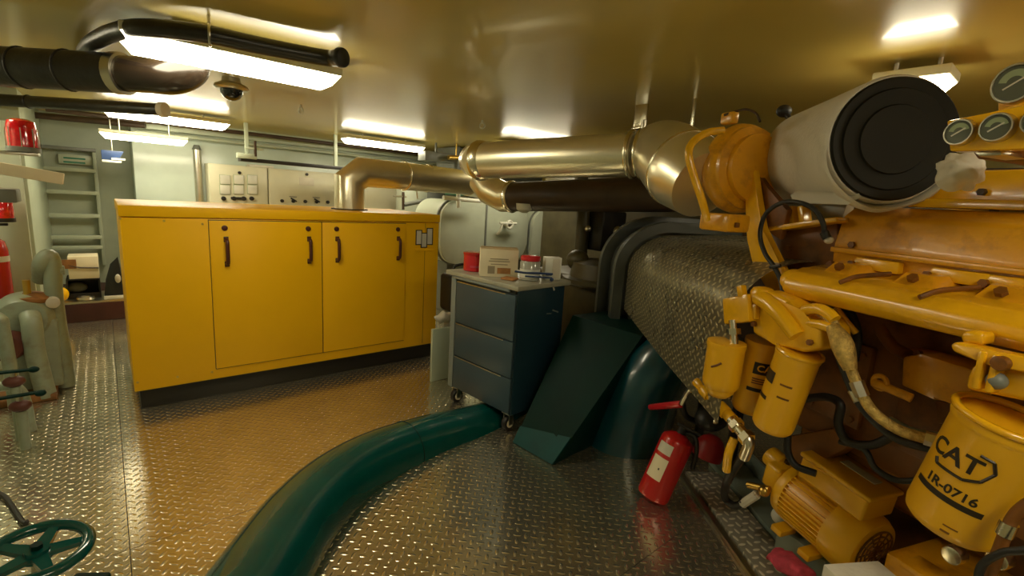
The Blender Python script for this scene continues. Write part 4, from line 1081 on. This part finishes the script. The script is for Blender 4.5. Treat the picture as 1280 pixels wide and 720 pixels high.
# gauge panel on an arm
GN = 1.36
pn = G(); pixpoly(pn, [(1183, 151), (1330, 121), (1330, 185), (1187, 189)], GN, .045, .004)
pn = pn.done('gauge_panel', 'engine_bright', ET)
def gauge(px, py, rp, n, parent):
    p = atn(px, py, n); r = rp * tn(px, py, n) / F / 1.18
    ax = (-NV * .75 + (CAM - p).normalized() * .45).normalized()
    g_ = G(); g_.lathe(p + NV * .01, -NV, [(r, 0), (r, .022), (r * .95, .028), (r * .86, .028), (r * .84, .018)], 36, cap=False)
    g_ = g_.done('gauge', 'steel', parent)
    G().cyl(p + NV * .01, p - NV * .014, r * .88, seg=36).done('gauge_dial', 'gauge_face', g_)
    u, v, a = frame(-NV)
    G().lathe(p - NV * .0145, -NV, [(r * .35, 0), (r * .68, .0002), ], 24, False, PI * .1, PI * .95).done('dial_band', 'gauge_band', g_)
    nd = (u * .8 + v * .5).normalized()
    G().obox(p - NV * .0155, (r * 1.0, .0015, .003), Matrix((nd, -NV, nd.cross(-NV))).transposed()).done('needle', 'sticker_white', g_)
    return g_
gauge(1203, 166, 19, GN, pn); gauge(1250, 160, 21, GN, pn); gauge(1302, 152, 20, GN, pn)
pixpoly(G(), [(1247, 98), (1330, 80), (1330, 128), (1247, 140)], GN + .08, .03, .004).done('upper_gauge_bracket', 'engine_bright', ET)
gauge(1273, 105, 29, GN + .08, ET)
pixpoly(G(), [(1215, 189), (1330, 182), (1330, 196), (1222, 199)], GN + .10, .40, .004).done('panel_arm', 'engine_dark', ET)
pixpoly(G(), [(1217, 190), (1252, 188), (1252, 194), (1224, 196)], GN + .02, .10, .003).done('arm_clamp', 'steel', ET)

# oil and fuel filters
def canister(name, pt, pb, r, label, n, nb=None, mt='filter_yellow'):
    a, b = atn(*pt, n), atn(*pb, nb or n)
    ax = (b - a).normalized(); L = (b - a).length
    o = G().lathe(a, ax, [(r * .8, 0), (r * 1.03, .004), (r * 1.05, .018), (r * 1.02, .028), (r, .034), (r, L - .03), (r * .965, L - .012), (r * .87, L - .002), (r * .6, L), (r * .3, L - .004)], 44).done(name, mt, ET)
    if label: lab(o, label)
    # angle zero faces the camera; +x runs to the right seen from outside
    mid = (a + b) / 2
    tocam = (CAM - mid); tocam = (tocam - ax * tocam.dot(ax)).normalized()
    rt = (-ax).cross(tocam).normalized()        # right as seen from the camera
    def place(x, y, h, a0=0.0, hc=L * .5):
        an = x / r + a0
        return a + ax * (hc - y) + (tocam * c_(an) + rt * s_(an)) * (r + h)
    return o, place, L, r
def patch(g, place, x0, x1, y0, y1, h, nseg=14):
    A = []; Bv = []
    for k in range(nseg + 1):
        x = x0 + (x1 - x0) * k / nseg
        A.append(g.bm.verts.new(place(x, y0, h))); Bv.append(g.bm.verts.new(place(x, y1, h)))
    for k in range(nseg): g.bm.faces.new((A[k], A[k + 1], Bv[k + 1], Bv[k]))
    return g
fa, pa, La, ra = canister('oil_filter', (957, 424), (936, 512), .074, 'left of the two paired filters, dark logo label', 1.70)
fb, pb_, Lb, rb = canister('oil_filter', (1000, 438), (964, 534), .076, 'right of the two paired filters', 1.63)
P_ = lambda x, y, h: pa(x, y, h, .45, La * .33)
patch(G(), P_, -.052, .045, -.026, .026, .0012).done('logo_label', 'print_black', fa)
G().text('CAT', .040, lambda x, y, h: P_(x, y, .0014 + h), .0012).done('logo_lettering', 'filter_yellow', fa)
P2_ = lambda x, y, h: pa(x, y, h, .40, La * .62)
patch(G(), P2_, -.058, .045, -.008, .008, .0012).done('label_stripe', 'print_black', fa)
g = G()
for k in range(3): patch(g, lambda x, y, h: pa(x, y, h, .40, La * (.47 + .03 * k)), -.045, .035, -.0025, .0025, .001)
g.done('label_text_line', 'engine_dark', fa)
P3_ = lambda x, y, h: pb_(x, y, h, -1.05, Lb * .34)
patch(G(), P3_, -.045, .03, -.024, .024, .0012).done('logo_label', 'print_black', fb)
P4_ = lambda x, y, h: pb_(x, y, h, -1.1, Lb * .60)
patch(G(), P4_, -.045, .03, -.008, .008, .0012).done('label_stripe', 'print_black', fb)
for k in range(2): patch(G(), lambda x, y, h: pb_(x, y, h, .10 + .05 * k, Lb * (.36 + .15 * k)), -.03, .012, -.004, .004, .001).done('print_line', 'engine_dark', fb)
# filter head casting above them
pixpoly(G(), [(936, 374), (958, 362), (984, 374), (1000, 392), (1025, 408), (1027, 435), (1002, 441), (968, 431), (940, 417)], 1.58, .16, .016, 3).done('filter_head', 'engine_bright', ET)
G().tube([atn(950, 372, 1.585), atn(962, 380, 1.57), atn(978, 396, 1.565), atn(996, 420, 1.57)], lambda s: .034 - .006 * s, seg=18).done('head_gallery', 'engine_bright', ET)
G().lathe(atn(952, 374, 1.60), ZV, [(.042, 0), (.045, .01), (.045, .03), (.036, .045), (.02, .05), (0, .052)], 24).done('head_cap', 'engine_bright', ET)
G().torus(atn(1000, 440, 1.63), atn(964, 534, 1.63) - atn(1000, 438, 1.63), .076, .008, 40, 8).done('seal_ring', 'engine_bright', ET)
for px, py in ((942, 405), (1012, 428), (925, 372)):
    G().hexbolt(atn(px, py, 1.572) + NV * .01, -NV, .011, .016).done('head_bolt', 'engine_dark', ET)
pixpoly(G(), [(902, 373), (934, 367), (936, 402), (904, 406)], 1.54, .07, .010).done('primer_block', 'engine_bright', ET)
pixpoly(G(), [(918, 378), (945, 380), (944, 400), (918, 398)], 1.56, .08, .008).done('head_bridge', 'engine_bright', ET)
pixpoly(G(), [(920, 358), (926, 356), (928, 372), (922, 372)], 1.54, .03, .003).done('primer_tab', 'engine_bright', ET)
cb, pc, Lc, rc = canister('fuel_bowl', (909, 426), (900, 484), .074, 'stout fuel bowl left of the paired filters', 1.53)
P5_ = lambda x, y, h: pc(x, y, h, -.35, Lc * .45)
g = G(); g.tube([pc(-.02, -.012, .001, -.35, Lc * .45), pc(.0, .0, .001, -.35, Lc * .45), pc(.018, .014, .001, -.35, Lc * .45)], .0045, seg=6); g.done('paint_chip', 'engine_dark', cb)
G().lathe(atn(900, 483, 1.53), atn(897, 505, 1.53) - atn(900, 483, 1.53), [(.058, 0), (.056, .02), (.036, .042), (0, .052)], 24).done('bowl_bottom', 'filter_yellow', cb)
g = G(); a = atn(916, 400, 1.54); b = atn(918, 430, 1.54)
g.cyl(a, b, .016, seg=12); g.cyl(a + (b - a) * .35, a + (b - a) * .6, .028, seg=6)
g.done('pipe_union', 'silver_bright', ET)
# near filter
fn, pf, Ln, rn = canister('oil_filter', (1262, 526), (1186, 654), .108, 'largest filter, nearest the viewer, numbered', 1.62)
A0 = -.62
ph = lambda hc: (lambda x, y, h: pf(x, y, h, A0, Ln * hc))
G().text('CAT', .066, lambda x, y, h: ph(.33)(x + .006, y, h + .0004), .0012).done('logo_lettering', 'print_black', fn)
g = G()
hexp = [(.050, .050), (.085, .046), (.100, .010), (.080, -.034), (.040, -.056), (-.045, -.058), (-.055, -.040)]
for (xa_, ya_), (xb_, yb_) in zip(hexp, hexp[1:]):
    g.tube([ph(.33)(.016 + .78 * xa_ + (xb_ - xa_) * .78 * k / 4, .78 * (ya_ + (yb_ - ya_) * k / 4), .001) for k in range(5)], .0042, seg=6, smooth=False)
g.done('logo_outline', 'print_black', fn)
G().text('1R-0716', .036, lambda x, y, h: ph(.585)(x + .034, y, h + .0004), .0012).done('number_lettering', 'print_black', fn)
patch(G(), ph(.665), -.055, .115, -.0085, .0085, .0012, 24).done('label_stripe', 'print_black', fn)
g = G(); patch(g, lambda x, y, h: pf(x, y, h, .1, Ln * .86), -.02, .012, -.002, .002, .001); patch(g, lambda x, y, h: pf(x, y, h, .1, Ln * .91), -.02, .0, -.003, .003, .001); g.done('print_line', 'engine_dark', fn)
# near filter head with cast arms
pixpoly(G(), [(1205, 487), (1330, 512), (1330, 470), (1215, 455), (1208, 470)], 1.58, .16, .014, 3).done('filter_head', 'engine_bright', ET)
pixpoly(G(), [(1186, 430), (1196, 427), (1245, 440), (1330, 455), (1330, 478), (1230, 455), (1190, 440)], 1.55, .06, .010, 3).done('head_arm', 'engine_bright', ET)
pixpoly(G(), [(1198, 418), (1208, 412), (1230, 416), (1228, 432), (1202, 430)], 1.58, .06, .012, 3).done('head_lug', 'engine_bright', ET)
for p4 in ([(1222, 438), (1232, 440), (1222, 488), (1212, 485)], [(1240, 442), (1250, 445), (1238, 492), (1228, 490)]):
    pixpoly(G(), p4, 1.54, .05, .006).done('head_rib', 'engine_bright', ET)
q = atn(1251, 454, 1.54); G().cyl(q - NV * .012, q + NV * .02, .018, seg=18, bev=.003).done('head_plug', 'engine_dark', ET)
q = atn(1246, 476, 1.56); G().sphere(q, .022, (1, 1, 1), 14, 10).done('drain_plug', 'grey_paint', ET)
G().torus(atn(1263, 524, 1.62), atn(1186, 654, 1.62) - atn(1262, 526, 1.62), .110, .010, 44, 10).done('seal_ring', 'engine_bright', ET)
# control box on the block
pixpoly(G(), [(1128, 446), (1152, 442), (1216, 462), (1212, 520), (1196, 503), (1166, 500), (1126, 482)], 1.90, .12, .010).done('control_box', 'engine_yellow', ET)
pixpoly(G(), [(1130, 436), (1215, 456), (1214, 466), (1150, 448)], 1.96, .10, .004).done('box_rail', 'engine_yellow', ET)
for px, py in ((1148, 442), (1181, 452)): G().hexbolt(atn(px, py, 1.945) + NV * .01, -NV, .012, .02).done('box_bolt', 'engine_dark', ET)
pixpoly(G(), [(1168, 500), (1208, 508), (1206, 528), (1172, 530)], 1.96, .10, .006).done('lower_bracket', 'engine_dark', ET)
# slanting dark support rib and tubes in the recess under the rail
G().tube([atn(1098, 408, 1.95), atn(1115, 432, 1.95), atn(1135, 444, 1.93)], .022, seg=12).done('recess_pipe', 'engine_dark', ET)
G().tube([atn(1045, 385, 1.76), atn(1058, 402, 1.76), atn(1070, 416, 1.78)], .012, seg=10).done('fuel_line', 'engine_bright', ET)
G().tube([atn(1092, 478, 1.86), atn(1105, 483, 1.86), atn(1140, 498, 1.88)], .016, seg=10).done('sensor_tube', 'engine_yellow', ET)
G().torus(atn(1100, 478, 1.86), NV, .024, .009, 20, 8).done('pipe_eye', 'engine_yellow', ET)
G().tube([atn(978, 336, 1.70), atn(984, 352, 1.69), atn(1000, 372, 1.68), atn(1020, 393, 1.66), atn(1034, 400, 1.65)], .014, seg=10).done('fuel_line', 'engine_yellow', ET)
G().tube([atn(1006, 388, 1.60), atn(1022, 386, 1.59), atn(1036, 392, 1.59), atn(1044, 400, 1.59)], .020, seg=12).done('fuel_line', 'engine_bright', ET)
G().tube([atn(1008, 404, 1.60), atn(1026, 406, 1.59), atn(1040, 410, 1.59)], .018, seg=12).done('fuel_line', 'engine_bright', ET)
# starter / orange casing in the shadow under the block
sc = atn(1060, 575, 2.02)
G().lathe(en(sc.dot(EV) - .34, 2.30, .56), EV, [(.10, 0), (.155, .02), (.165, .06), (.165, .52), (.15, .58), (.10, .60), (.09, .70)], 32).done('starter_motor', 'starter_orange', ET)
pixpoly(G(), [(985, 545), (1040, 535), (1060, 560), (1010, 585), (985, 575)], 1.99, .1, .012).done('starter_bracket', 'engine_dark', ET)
# base frame and lower right corner
G().ebox(-.45, 1.02, 1.98, 2.40, .04, .36, .015).done('base_rail', 'engine_yellow', ET)
G().ebox(-.45, .95, 1.94, 2.05, .36, .385, .006).done('base_flange', 'engine_yellow', ET)
for px, py in ((1188, 695), (1245, 700)):
    q = atn(px, py, 1.93); G().cyl(q, q + NV * .05, .03, seg=20, bev=.006).done('flange_bolt', 'silver_bright', ET)
# hose along the engine front
HP = [(1024, 388, 1.62), (1040, 402, 1.60), (1050, 425, 1.60), (1060, 452, 1.61), (1075, 488, 1.62), (1092, 515, 1.64), (1125, 538, 1.66), (1172, 552, 1.70)]
t = thing('braided_hose', 'braided brass coloured fuel hose sagging between the paired and the largest filter', 'hose', atn(1080, 500, 1.62))
G().tube([atn(*p) for p in HP], .017, seg=14, n=10).done('hose_sleeve', 'braid', t)
for i in (2, 4, 7):
    a = atn(*HP[i]); b = atn(*HP[i - 1]); d_ = (b - a).normalized()
    G().cyl(a - d_ * .02, a + d_ * .03, .022, seg=6).done('hose_fitting', 'steel', t)
G().tube([atn(1040, 408, 1.59), atn(1050, 424, 1.585), atn(1056, 440, 1.58), atn(1063, 462, 1.585)], lambda s: .020 + .014 * math.sin(s * PI), seg=16).done('hose_clamp', 'braid', t)
t = thing('rubber_hose', 'dark hose running just below the braided hose to the largest filter', 'hose', atn(1090, 520, 1.68))
G().tube([atn(1040, 415, 1.64), atn(1052, 455, 1.66), atn(1070, 497, 1.68), (atn(1090, 524, 1.70)), atn(1122, 549, 1.72), atn(1165, 562, 1.74)], .013, seg=12, n=10).done('hose_tube', 'black_rubber', t)
G().cyl(atn(1066, 488, 1.68), atn(1074, 502, 1.68), .018, seg=10).done('hose_clip', 'steel', t)
tag(G().tube([atn(1110, 530, 1.86), atn(1140, 545, 1.86), atn(1180, 552, 1.86), atn(1200, 548, 1.88)], .03, seg=12).done('coolant_pipe', 'bed_green'), 'short grey green pipe in the recess behind the braided hose', 'pipe')
# black cables
def cable(pts, r, label):
    tag(G().tube([atn(*p) for p in pts], r, seg=10, n=10).done('cable', 'black_rubber'), label, 'cable')
t = thing('cable', 'black cable making a wide loop under the white air cleaner drum', 'cable', atn(970, 300, 1.66))
G().tube([atn(1030, 296, 1.68), atn(1029, 280, 1.67), atn(1018, 262, 1.66), atn(998, 253, 1.65), atn(976, 254, 1.65), atn(957, 268, 1.66), atn(950, 293, 1.66), atn(956, 316, 1.66), atn(968, 334, 1.66), atn(976, 352, 1.66), atn(980, 378, 1.64)], .009, seg=12, n=10).done('cable_sheath', 'black_rubber', t)
G().tube([atn(1030, 290, 1.675), atn(1034, 298, 1.68)], .015, seg=12, smooth=False).done('connector', 'black_rubber', t)
G().sphere(atn(1036, 300, 1.69), .016, (1.2, 1, .9), 12, 8).done('connector_tip', 'sticker_white', t)
G().obox(atn(969, 333, 1.65), (.05, .012, .012), EM @ Matrix.Rotation(.3, 3, 'Y'), .003).done('cable_tie', 'black_paint', t)
cable([(978, 372, 1.66), (982, 390, 1.66), (992, 402, 1.64), (1004, 408, 1.64)], .018, 'thick black lead dropping behind the paired filter head')
cable([(1048, 372, 1.84), (1065, 395, 1.86), (1072, 420, 1.86), (1068, 450, 1.88)], .016, 'black lead in the recess under the yellow rail')
cable([(1000, 500, 1.84), (1030, 496, 1.82), (1050, 505, 1.80), (1048, 530, 1.80), (1060, 552, 1.80), (1090, 556, 1.82), (1115, 545, 1.84), (1130, 535, 1.86)], .016, 'black cable looping in front of the orange starter casing')
cable([(1050, 552, 1.81), (1080, 562, 1.81), (1094, 585, 1.81), (1120, 600, 1.83), (1155, 600, 1.86)], .011, 'thin black cable trailing below the loop toward the largest filter')
cable([(985, 545, 1.84), (985, 565, 1.84), (995, 582, 1.85), (1020, 592, 1.88)], .015, 'black cable at the left end of the orange starter casing')
t = thing('drain_line', 'brown drain pipe with a bright collar at the lower right edge', 'pipe', atn(1240, 690, 1.50))
G().tube([atn(1300, 620, 1.50), atn(1268, 645, 1.50), atn(1248, 690, 1.50), atn(1235, 730, 1.5), atn(1222, 790, 1.5)], .013, seg=12).done('pipe', 'engine_dark', t)
a, b = atn(1262, 653, 1.50), atn(1255, 668, 1.50); G().cyl(a, b, .018, seg=12).done('collar', 'silver_bright', t)
cable([(1330, 682, 1.47), (1280, 688, 1.47), (1250, 692, 1.47), (1225, 712, 1.47), (1222, 760, 1.47)], .009, 'thin black cable crossing the brown drain pipe at the lower right edge')

# ------------------------------------------------------------------ electric motor pump
MN = 2.02
m0, m1 = atn(992, 612, MN), atn(1084, 684, MN + .0)
md = (m1 - m0).normalized(); ML = (m1 - m0).length
RM = 45 * tn(1040, 650, MN) / F / 1.12
t = thing('electric_motor', 'small yellow finned electric motor with terminal box below the largest filter', 'motor', V3((m0.x, m0.y, .2)))
G().cyl(m0 + md * ML * .10, m0 + md * ML * .72, RM * .86, seg=36).done('motor_body', 'filter_yellow', t)
u, v, a = frame(md)
fins = G()
for k in range(40):
    an = 2 * PI * k / 40; d_ = u * c_(an) + v * s_(an)
    fins.obox(m0 + md * ML * .41 + d_ * RM * .91, (ML * .60, RM * .16, .006), Matrix((md, d_, md.cross(d_))).transposed())
fo = fins.done('cooling_fins', 'filter_yellow', t); fo['kind'] = 'stuff'
cw = G().lathe(m0 + md * ML * .68, md, [(RM * .9, 0), (RM * 1.04, .004), (RM * 1.06, .05), (RM * 1.0, ML * .30), (RM * .90, ML * .38), (RM * .55, ML * .40)], 40).done('fan_cowl', 'filter_yellow', t)
gr_ = G()
fc_ = m0 + md * (ML * 1.082)
for k in range(4): gr_.torus(fc_, md, RM * (.22 + .16 * k), .004, 32, 6)
for k in range(6):
    an = PI * k / 6; d_ = u * c_(an) + v * s_(an); gr_.obox(fc_, (.005, RM * 1.4, .005), Matrix((md, d_, md.cross(d_))).transposed())
gr_.done('fan_grille', 'engine_dark', cw)
G().lathe(m0 - md * ML * .06, md, [(RM * .5, 0), (RM * .92, .01), (RM * .98, .04), (RM * .95, ML * .16)], 36).done('end_bell', 'filter_yellow', t)
up_ = (ZV - md * ZV.dot(md)).normalized(); sd_ = md.cross(up_)
TM = Matrix((md, sd_, up_)).transposed()
sgn = 1 if sd_.dot(-NV) > 0 else -1
tbx = G(); tbx.obox(m0 + md * ML * .56 + up_ * (RM * 1.30) - sd_ * sgn * RM * .05, (ML * .84, RM * 1.35, RM * .72), TM, .012, 3)
tbx = tbx.done('terminal_box', 'filter_yellow', t)
G().obox(m0 + md * ML * .56 + up_ * (RM * 1.72) - sd_ * sgn * RM * .05, (ML * .90, RM * 1.45, RM * .16), TM, .010, 3).done('box_lid', 'filter_yellow', tbx)
G().obox(m0 + md * ML * .62 + up_ * (RM * 1.805) - sd_ * sgn * RM * .30, (ML * .42, RM * .34, .006), TM).done('name_plate', 'sticker_white', tbx)
ph_ = m0 - md * ML * .18
G().obox(ph_ + up_ * RM * .25, (ML * .26, RM * 1.3, RM * .9), TM, .02, 3).done('pump_head', 'filter_yellow', t)
G().cyl(ph_ - md * .02 + up_ * RM * .5, ph_ - md * .10 + up_ * RM * .55, RM * .35, seg=20, bev=.008).done('pump_port', 'filter_yellow', t)
G().hexbolt(ph_ + up_ * RM * .7, up_, .015, .016).done('pump_bolt', 'dark_brown', t)
for k in (.22, .62):
    G().obox(m0 + md * ML * k - up_ * RM * .95 + sd_ * sgn * RM * .75, (ML * .16, RM * .7, RM * .22), TM, .006).done('foot', 'filter_yellow', t)
q = atn(975, 645, MN + .02); G().sphere(q, .04, (1, 1, 1), 16, 10).done('shaft_cover', 'white_paint', t)
# bed plate and tread strip
BZ = .03
s0, s1 = atz(862, 594, BZ), atz(958, 726, BZ)
sd = (s1 - s0); sd.z = 0; sd.normalize(); sn = V3((-sd.y, sd.x, 0))
if sn.dot(NV) < 0: sn = -sn
G_ = Matrix((sd, sn, ZV)).transposed()
mid = (s0 + s1) / 2; LS = (s1 - s0).length + 1.0
ctr = s0 + sd * (LS / 2 - .04); 
tag(G().obox(V3((ctr.x, ctr.y, .016)) + sn * .09, (LS, .20, .032), G_, .004).done('tread_step', 'tread_strip'), 'narrow raised tread plate strip along the foot of the yellow engine', 'step')
tag(G().obox(V3((ctr.x, ctr.y, .012)) - sn * .035, (LS, .03, .024), G_, .003).done('edge_angle', 'alu_plain'), 'plain aluminium edge angle beside the raised tread strip', 'angle')
t = thing('engine_bed', 'grey green steel bed plate under the yellow electric motor', 'bed', V3((ctr.x, ctr.y, 0)) + sn * .5)
G().obox(V3((ctr.x, ctr.y, .02)) + sn * .31, (LS + .3, .20, .04), G_, .004).done('bed_plate', 'bed_green', t)
G().obox(V3((ctr.x, ctr.y, .07)) + sn * .425, (LS + .3, .02, .12), G_, .004).done('bed_web', 'bed_green', t)
mb = m0 + md * ML * .42 - up_ * RM * 1.0
G().obox(V3((mb.x, mb.y, (mb.z + .03) / 2)), (.24, .16, mb.z - .05), EM, .01).done('motor_pedestal', 'bed_green', t)
q = atn(985, 706, 1.92)
rg = G(); qr = atn(988, 706, 1.84)
rg.obox(qr, (.20, .09, .06), EM @ Matrix.Rotation(.2, 3, 'Z') @ Matrix.Rotation(.25, 3, 'Y'), .02, 3)
bmesh.ops.subdivide_edges(rg.bm, edges=rg.bm.edges[:], cuts=2, use_grid_fill=True)
for v_ in rg.bm.verts:
    v_.co += V3((math.sin(v_.co.y * 90), math.sin(v_.co.x * 80 + v_.co.z * 50), math.sin(v_.co.x * 70 + v_.co.y * 60))) * .009
tag(rg.done('rag', 'pink_rag', ang=60), 'pink rag stuffed beside the foot of the yellow motor', 'rag')
q = atn(1108, 742, 1.52)
t = thing('carton', 'white carton top showing at the bottom edge under the motor', 'box', (q.x, q.y, 0))
mq = EM @ Matrix.Rotation(.2, 3, 'Z')
G().obox(V3((q.x, q.y, q.z - .10)) - ZV * 0, (.25, .20, .20), mq, .004).done('carton_body', 'white_cloth', t)
G().obox(V3((q.x, q.y, (q.z - .20) / 2)), (.10, .10, q.z - .20), mq, .004).done('stand', 'bed_green', t)
# pipework string by the fuel bowl
t = thing('fuel_pipework', 'chain of yellow fittings, steel union and black hose left of the paired filters', 'pipe', atn(905, 560, 1.63))
pts = [(874, 481), (883, 491), (892, 500), (903, 512), (913, 522)]
for i, (px, py) in enumerate(pts):
    a = atn(px, py, 1.60); d_ = (atn(913, 522, 1.60) - atn(874, 481, 1.60)).normalized()
    G().cyl(a - d_ * .026, a + d_ * .026, (.022, .028, .022, .030, .026)[i], seg=12, bev=.004).done('pipe_fitting', 'engine_bright', t)
G().tube([atn(872, 479, 1.60), atn(915, 525, 1.60), atn(926, 540, 1.60)], .013, seg=10).done('nipple', 'engine_bright', t)
a, b = atn(914, 524, 1.59), atn(934, 548, 1.59); d_ = (b - a).normalized()
g = G(); g.cyl(a, b, .024, seg=12); g.cyl(a + d_ * .02, a + d_ * .045, .034, seg=6); g.cyl(b - d_ * .02, b + d_ * .01, .034, seg=6); g.done('steel_union', 'silver_bright', t)
G().tube([atn(934, 545, 1.59), atn(936, 556, 1.59), atn(930, 572, 1.60)], .022, seg=12).done('elbow', 'steel', t)
G().tube([atn(918, 548, 1.60), atn(911, 566, 1.58), atn(908, 588, 1.60)], .018, seg=10).done('lever', 'engine_bright', t)
G().tube([atn(930, 568, 1.60), atn(918, 585, 1.63), atn(908, 605, 1.66), atn(906, 622, 1.83), atn(918, 632, 1.85), atn(930, 628, 1.85)], .018, seg=12).done('drain_hose', 'black_rubber', t)
G().cyl(atn(928, 630, 1.85), atn(946, 618, 1.86), .02, seg=8).done('hose_end', 'sticker_white', t)
G().cyl(atn(935, 606, 1.86), atn(962, 612, 1.88), .016, seg=10).done('tee', 'brass', t)
G().sphere(atn(955, 614, 1.87), .026, (1, 1, 1), 12, 8).done('tee_body', 'brass', t)
for px, py in ((911, 496), (916, 500), (894, 527)):
    G().sphere(atn(px, py, 1.66), .011, (1, 1, 1), 10, 8).done('bleed_nut', 'silver_bright', t)
G().sphere(atn(890, 522, 1.95), .10, (1.2, .8, .7), 20, 12).done('valve_body', 'black_paint', t)
t = thing('red_handled_valve', 'lever valve with bright red grip between the teal plates and the engine', 'valve', atn(850, 505, 1.80))
a, b = atn(813, 509, 1.80), atn(852, 505, 1.80)
G().cyl(a, b, .020, seg=16, bev=.006).done('red_grip', 'red_plastic', t)
G().tube([b, atn(856, 497, 1.80), atn(861, 489, 1.80), atn(872, 477, 1.80)], .014, seg=10).done('lever', 'steel', t)
G().tube([atn(853, 505, 1.81), atn(858, 520, 1.85), atn(872, 528, 1.92)], .016, seg=10).done('stem', 'black_paint', t)
# leaning red extinguisher on the floor
fbm = atz(813, 634, .0)
fbm = V3((fbm.x, fbm.y, 0)) + V3((.05, .03, .02))
top = att(848, 548, (W @ (fbm - CAM)).z * .995)
axx = (top - fbm).normalized(); Lx = (top - fbm).length
rx = .088
t = thing('fire_extinguisher', 'red fire extinguisher with white labels leaning on the floor by the tread strip', 'fire extinguisher', (fbm.x, fbm.y, 0))
base_ = fbm + axx * .012
G().lathe(base_, axx, [(rx * .93, 0), (rx, .015), (rx, Lx * .92), (rx * .92, Lx * .97), (rx * .6, Lx * 1.02), (.03, Lx * 1.05)], 36).done('cylinder', 'red_paint', t)
tocam = CAM - base_; tocam = (tocam - axx * tocam.dot(axx)).normalized(); rt = axx.cross(-tocam).normalized()
if rt.dot(WT @ V3((1, 0, 0))) < 0: rt = -rt
def fpl(x, y, h, a0=-.35): an = x / rx + a0; return base_ + axx * y + (tocam * c_(an) + rt * s_(an)) * (rx + h)
patch(G(), fpl, -.055, .030, Lx * .70, Lx * .86, .0012).done('upper_label', 'sticker_white', t)
patch(G(), fpl, -.055, .035, Lx * .30, Lx * .64, .0012).done('lower_label', 'cream_box', t)
patch(G(), fpl, .0, .008, Lx * .45, Lx * .48, .002, 3).done('label_mark', 'print_black', t)
a = base_ + axx * Lx * 1.04
G().cyl(a, a + axx * .04, .024, seg=14).done('valve', 'black_paint', t)
G().obox(a + axx * .045 + rt * .03, (.13, .022, .014), Matrix((rt, tocam, axx)).transposed(), .004).done('carry_handle', 'black_paint', t)
G().tube([a + axx * .02 + rt * .02, a + axx * .02 + rt * .075, a - axx * .05 + rt * .11, a - axx * .14 + rt * .125], .012, seg=10).done('hose', 'black_rubber', t)
q = atz(885, 575, 0); q = att(884, 562, tn(884, 562, 2.12))
tag(G().lathe(q + ZV * -.06, (.25, -.1, 1), [(.06, 0), (.085, .01), (.088, .09), (.06, .13), (.03, .15)], 28).done('red_canister', 'red_dark'), 'second dark red canister behind the leaning extinguisher', 'canister')

# ------------------------------------------------------------------ camera, world, view
cam = bpy.data.cameras.new('camera'); co = bpy.data.objects.new('camera', cam); C.objects.link(co)
cam.sensor_width = 36; cam.lens = F / 1280 * 36; cam.clip_start = .02
right, down, fwd = WT @ V3((1, 0, 0)), WT @ V3((0, 1, 0)), WT @ V3((0, 0, 1))
mw = Matrix((right, -down, -fwd)).transposed().to_4x4(); mw.translation = CAM
co.matrix_world = mw
S = bpy.context.scene
S.camera = co
w = bpy.data.worlds.new('world'); S.world = w; w.use_nodes = True
w.node_tree.nodes['Background'].inputs['Color'].default_value = (1, .85, .6, 1)
w.node_tree.nodes['Background'].inputs['Strength'].default_value = .02
S.view_settings.view_transform = 'Standard'; S.view_settings.look = 'None'
S.view_settings.exposure = 0.05; S.view_settings.gamma = 1; S.view_settings.use_curve_mapping = False
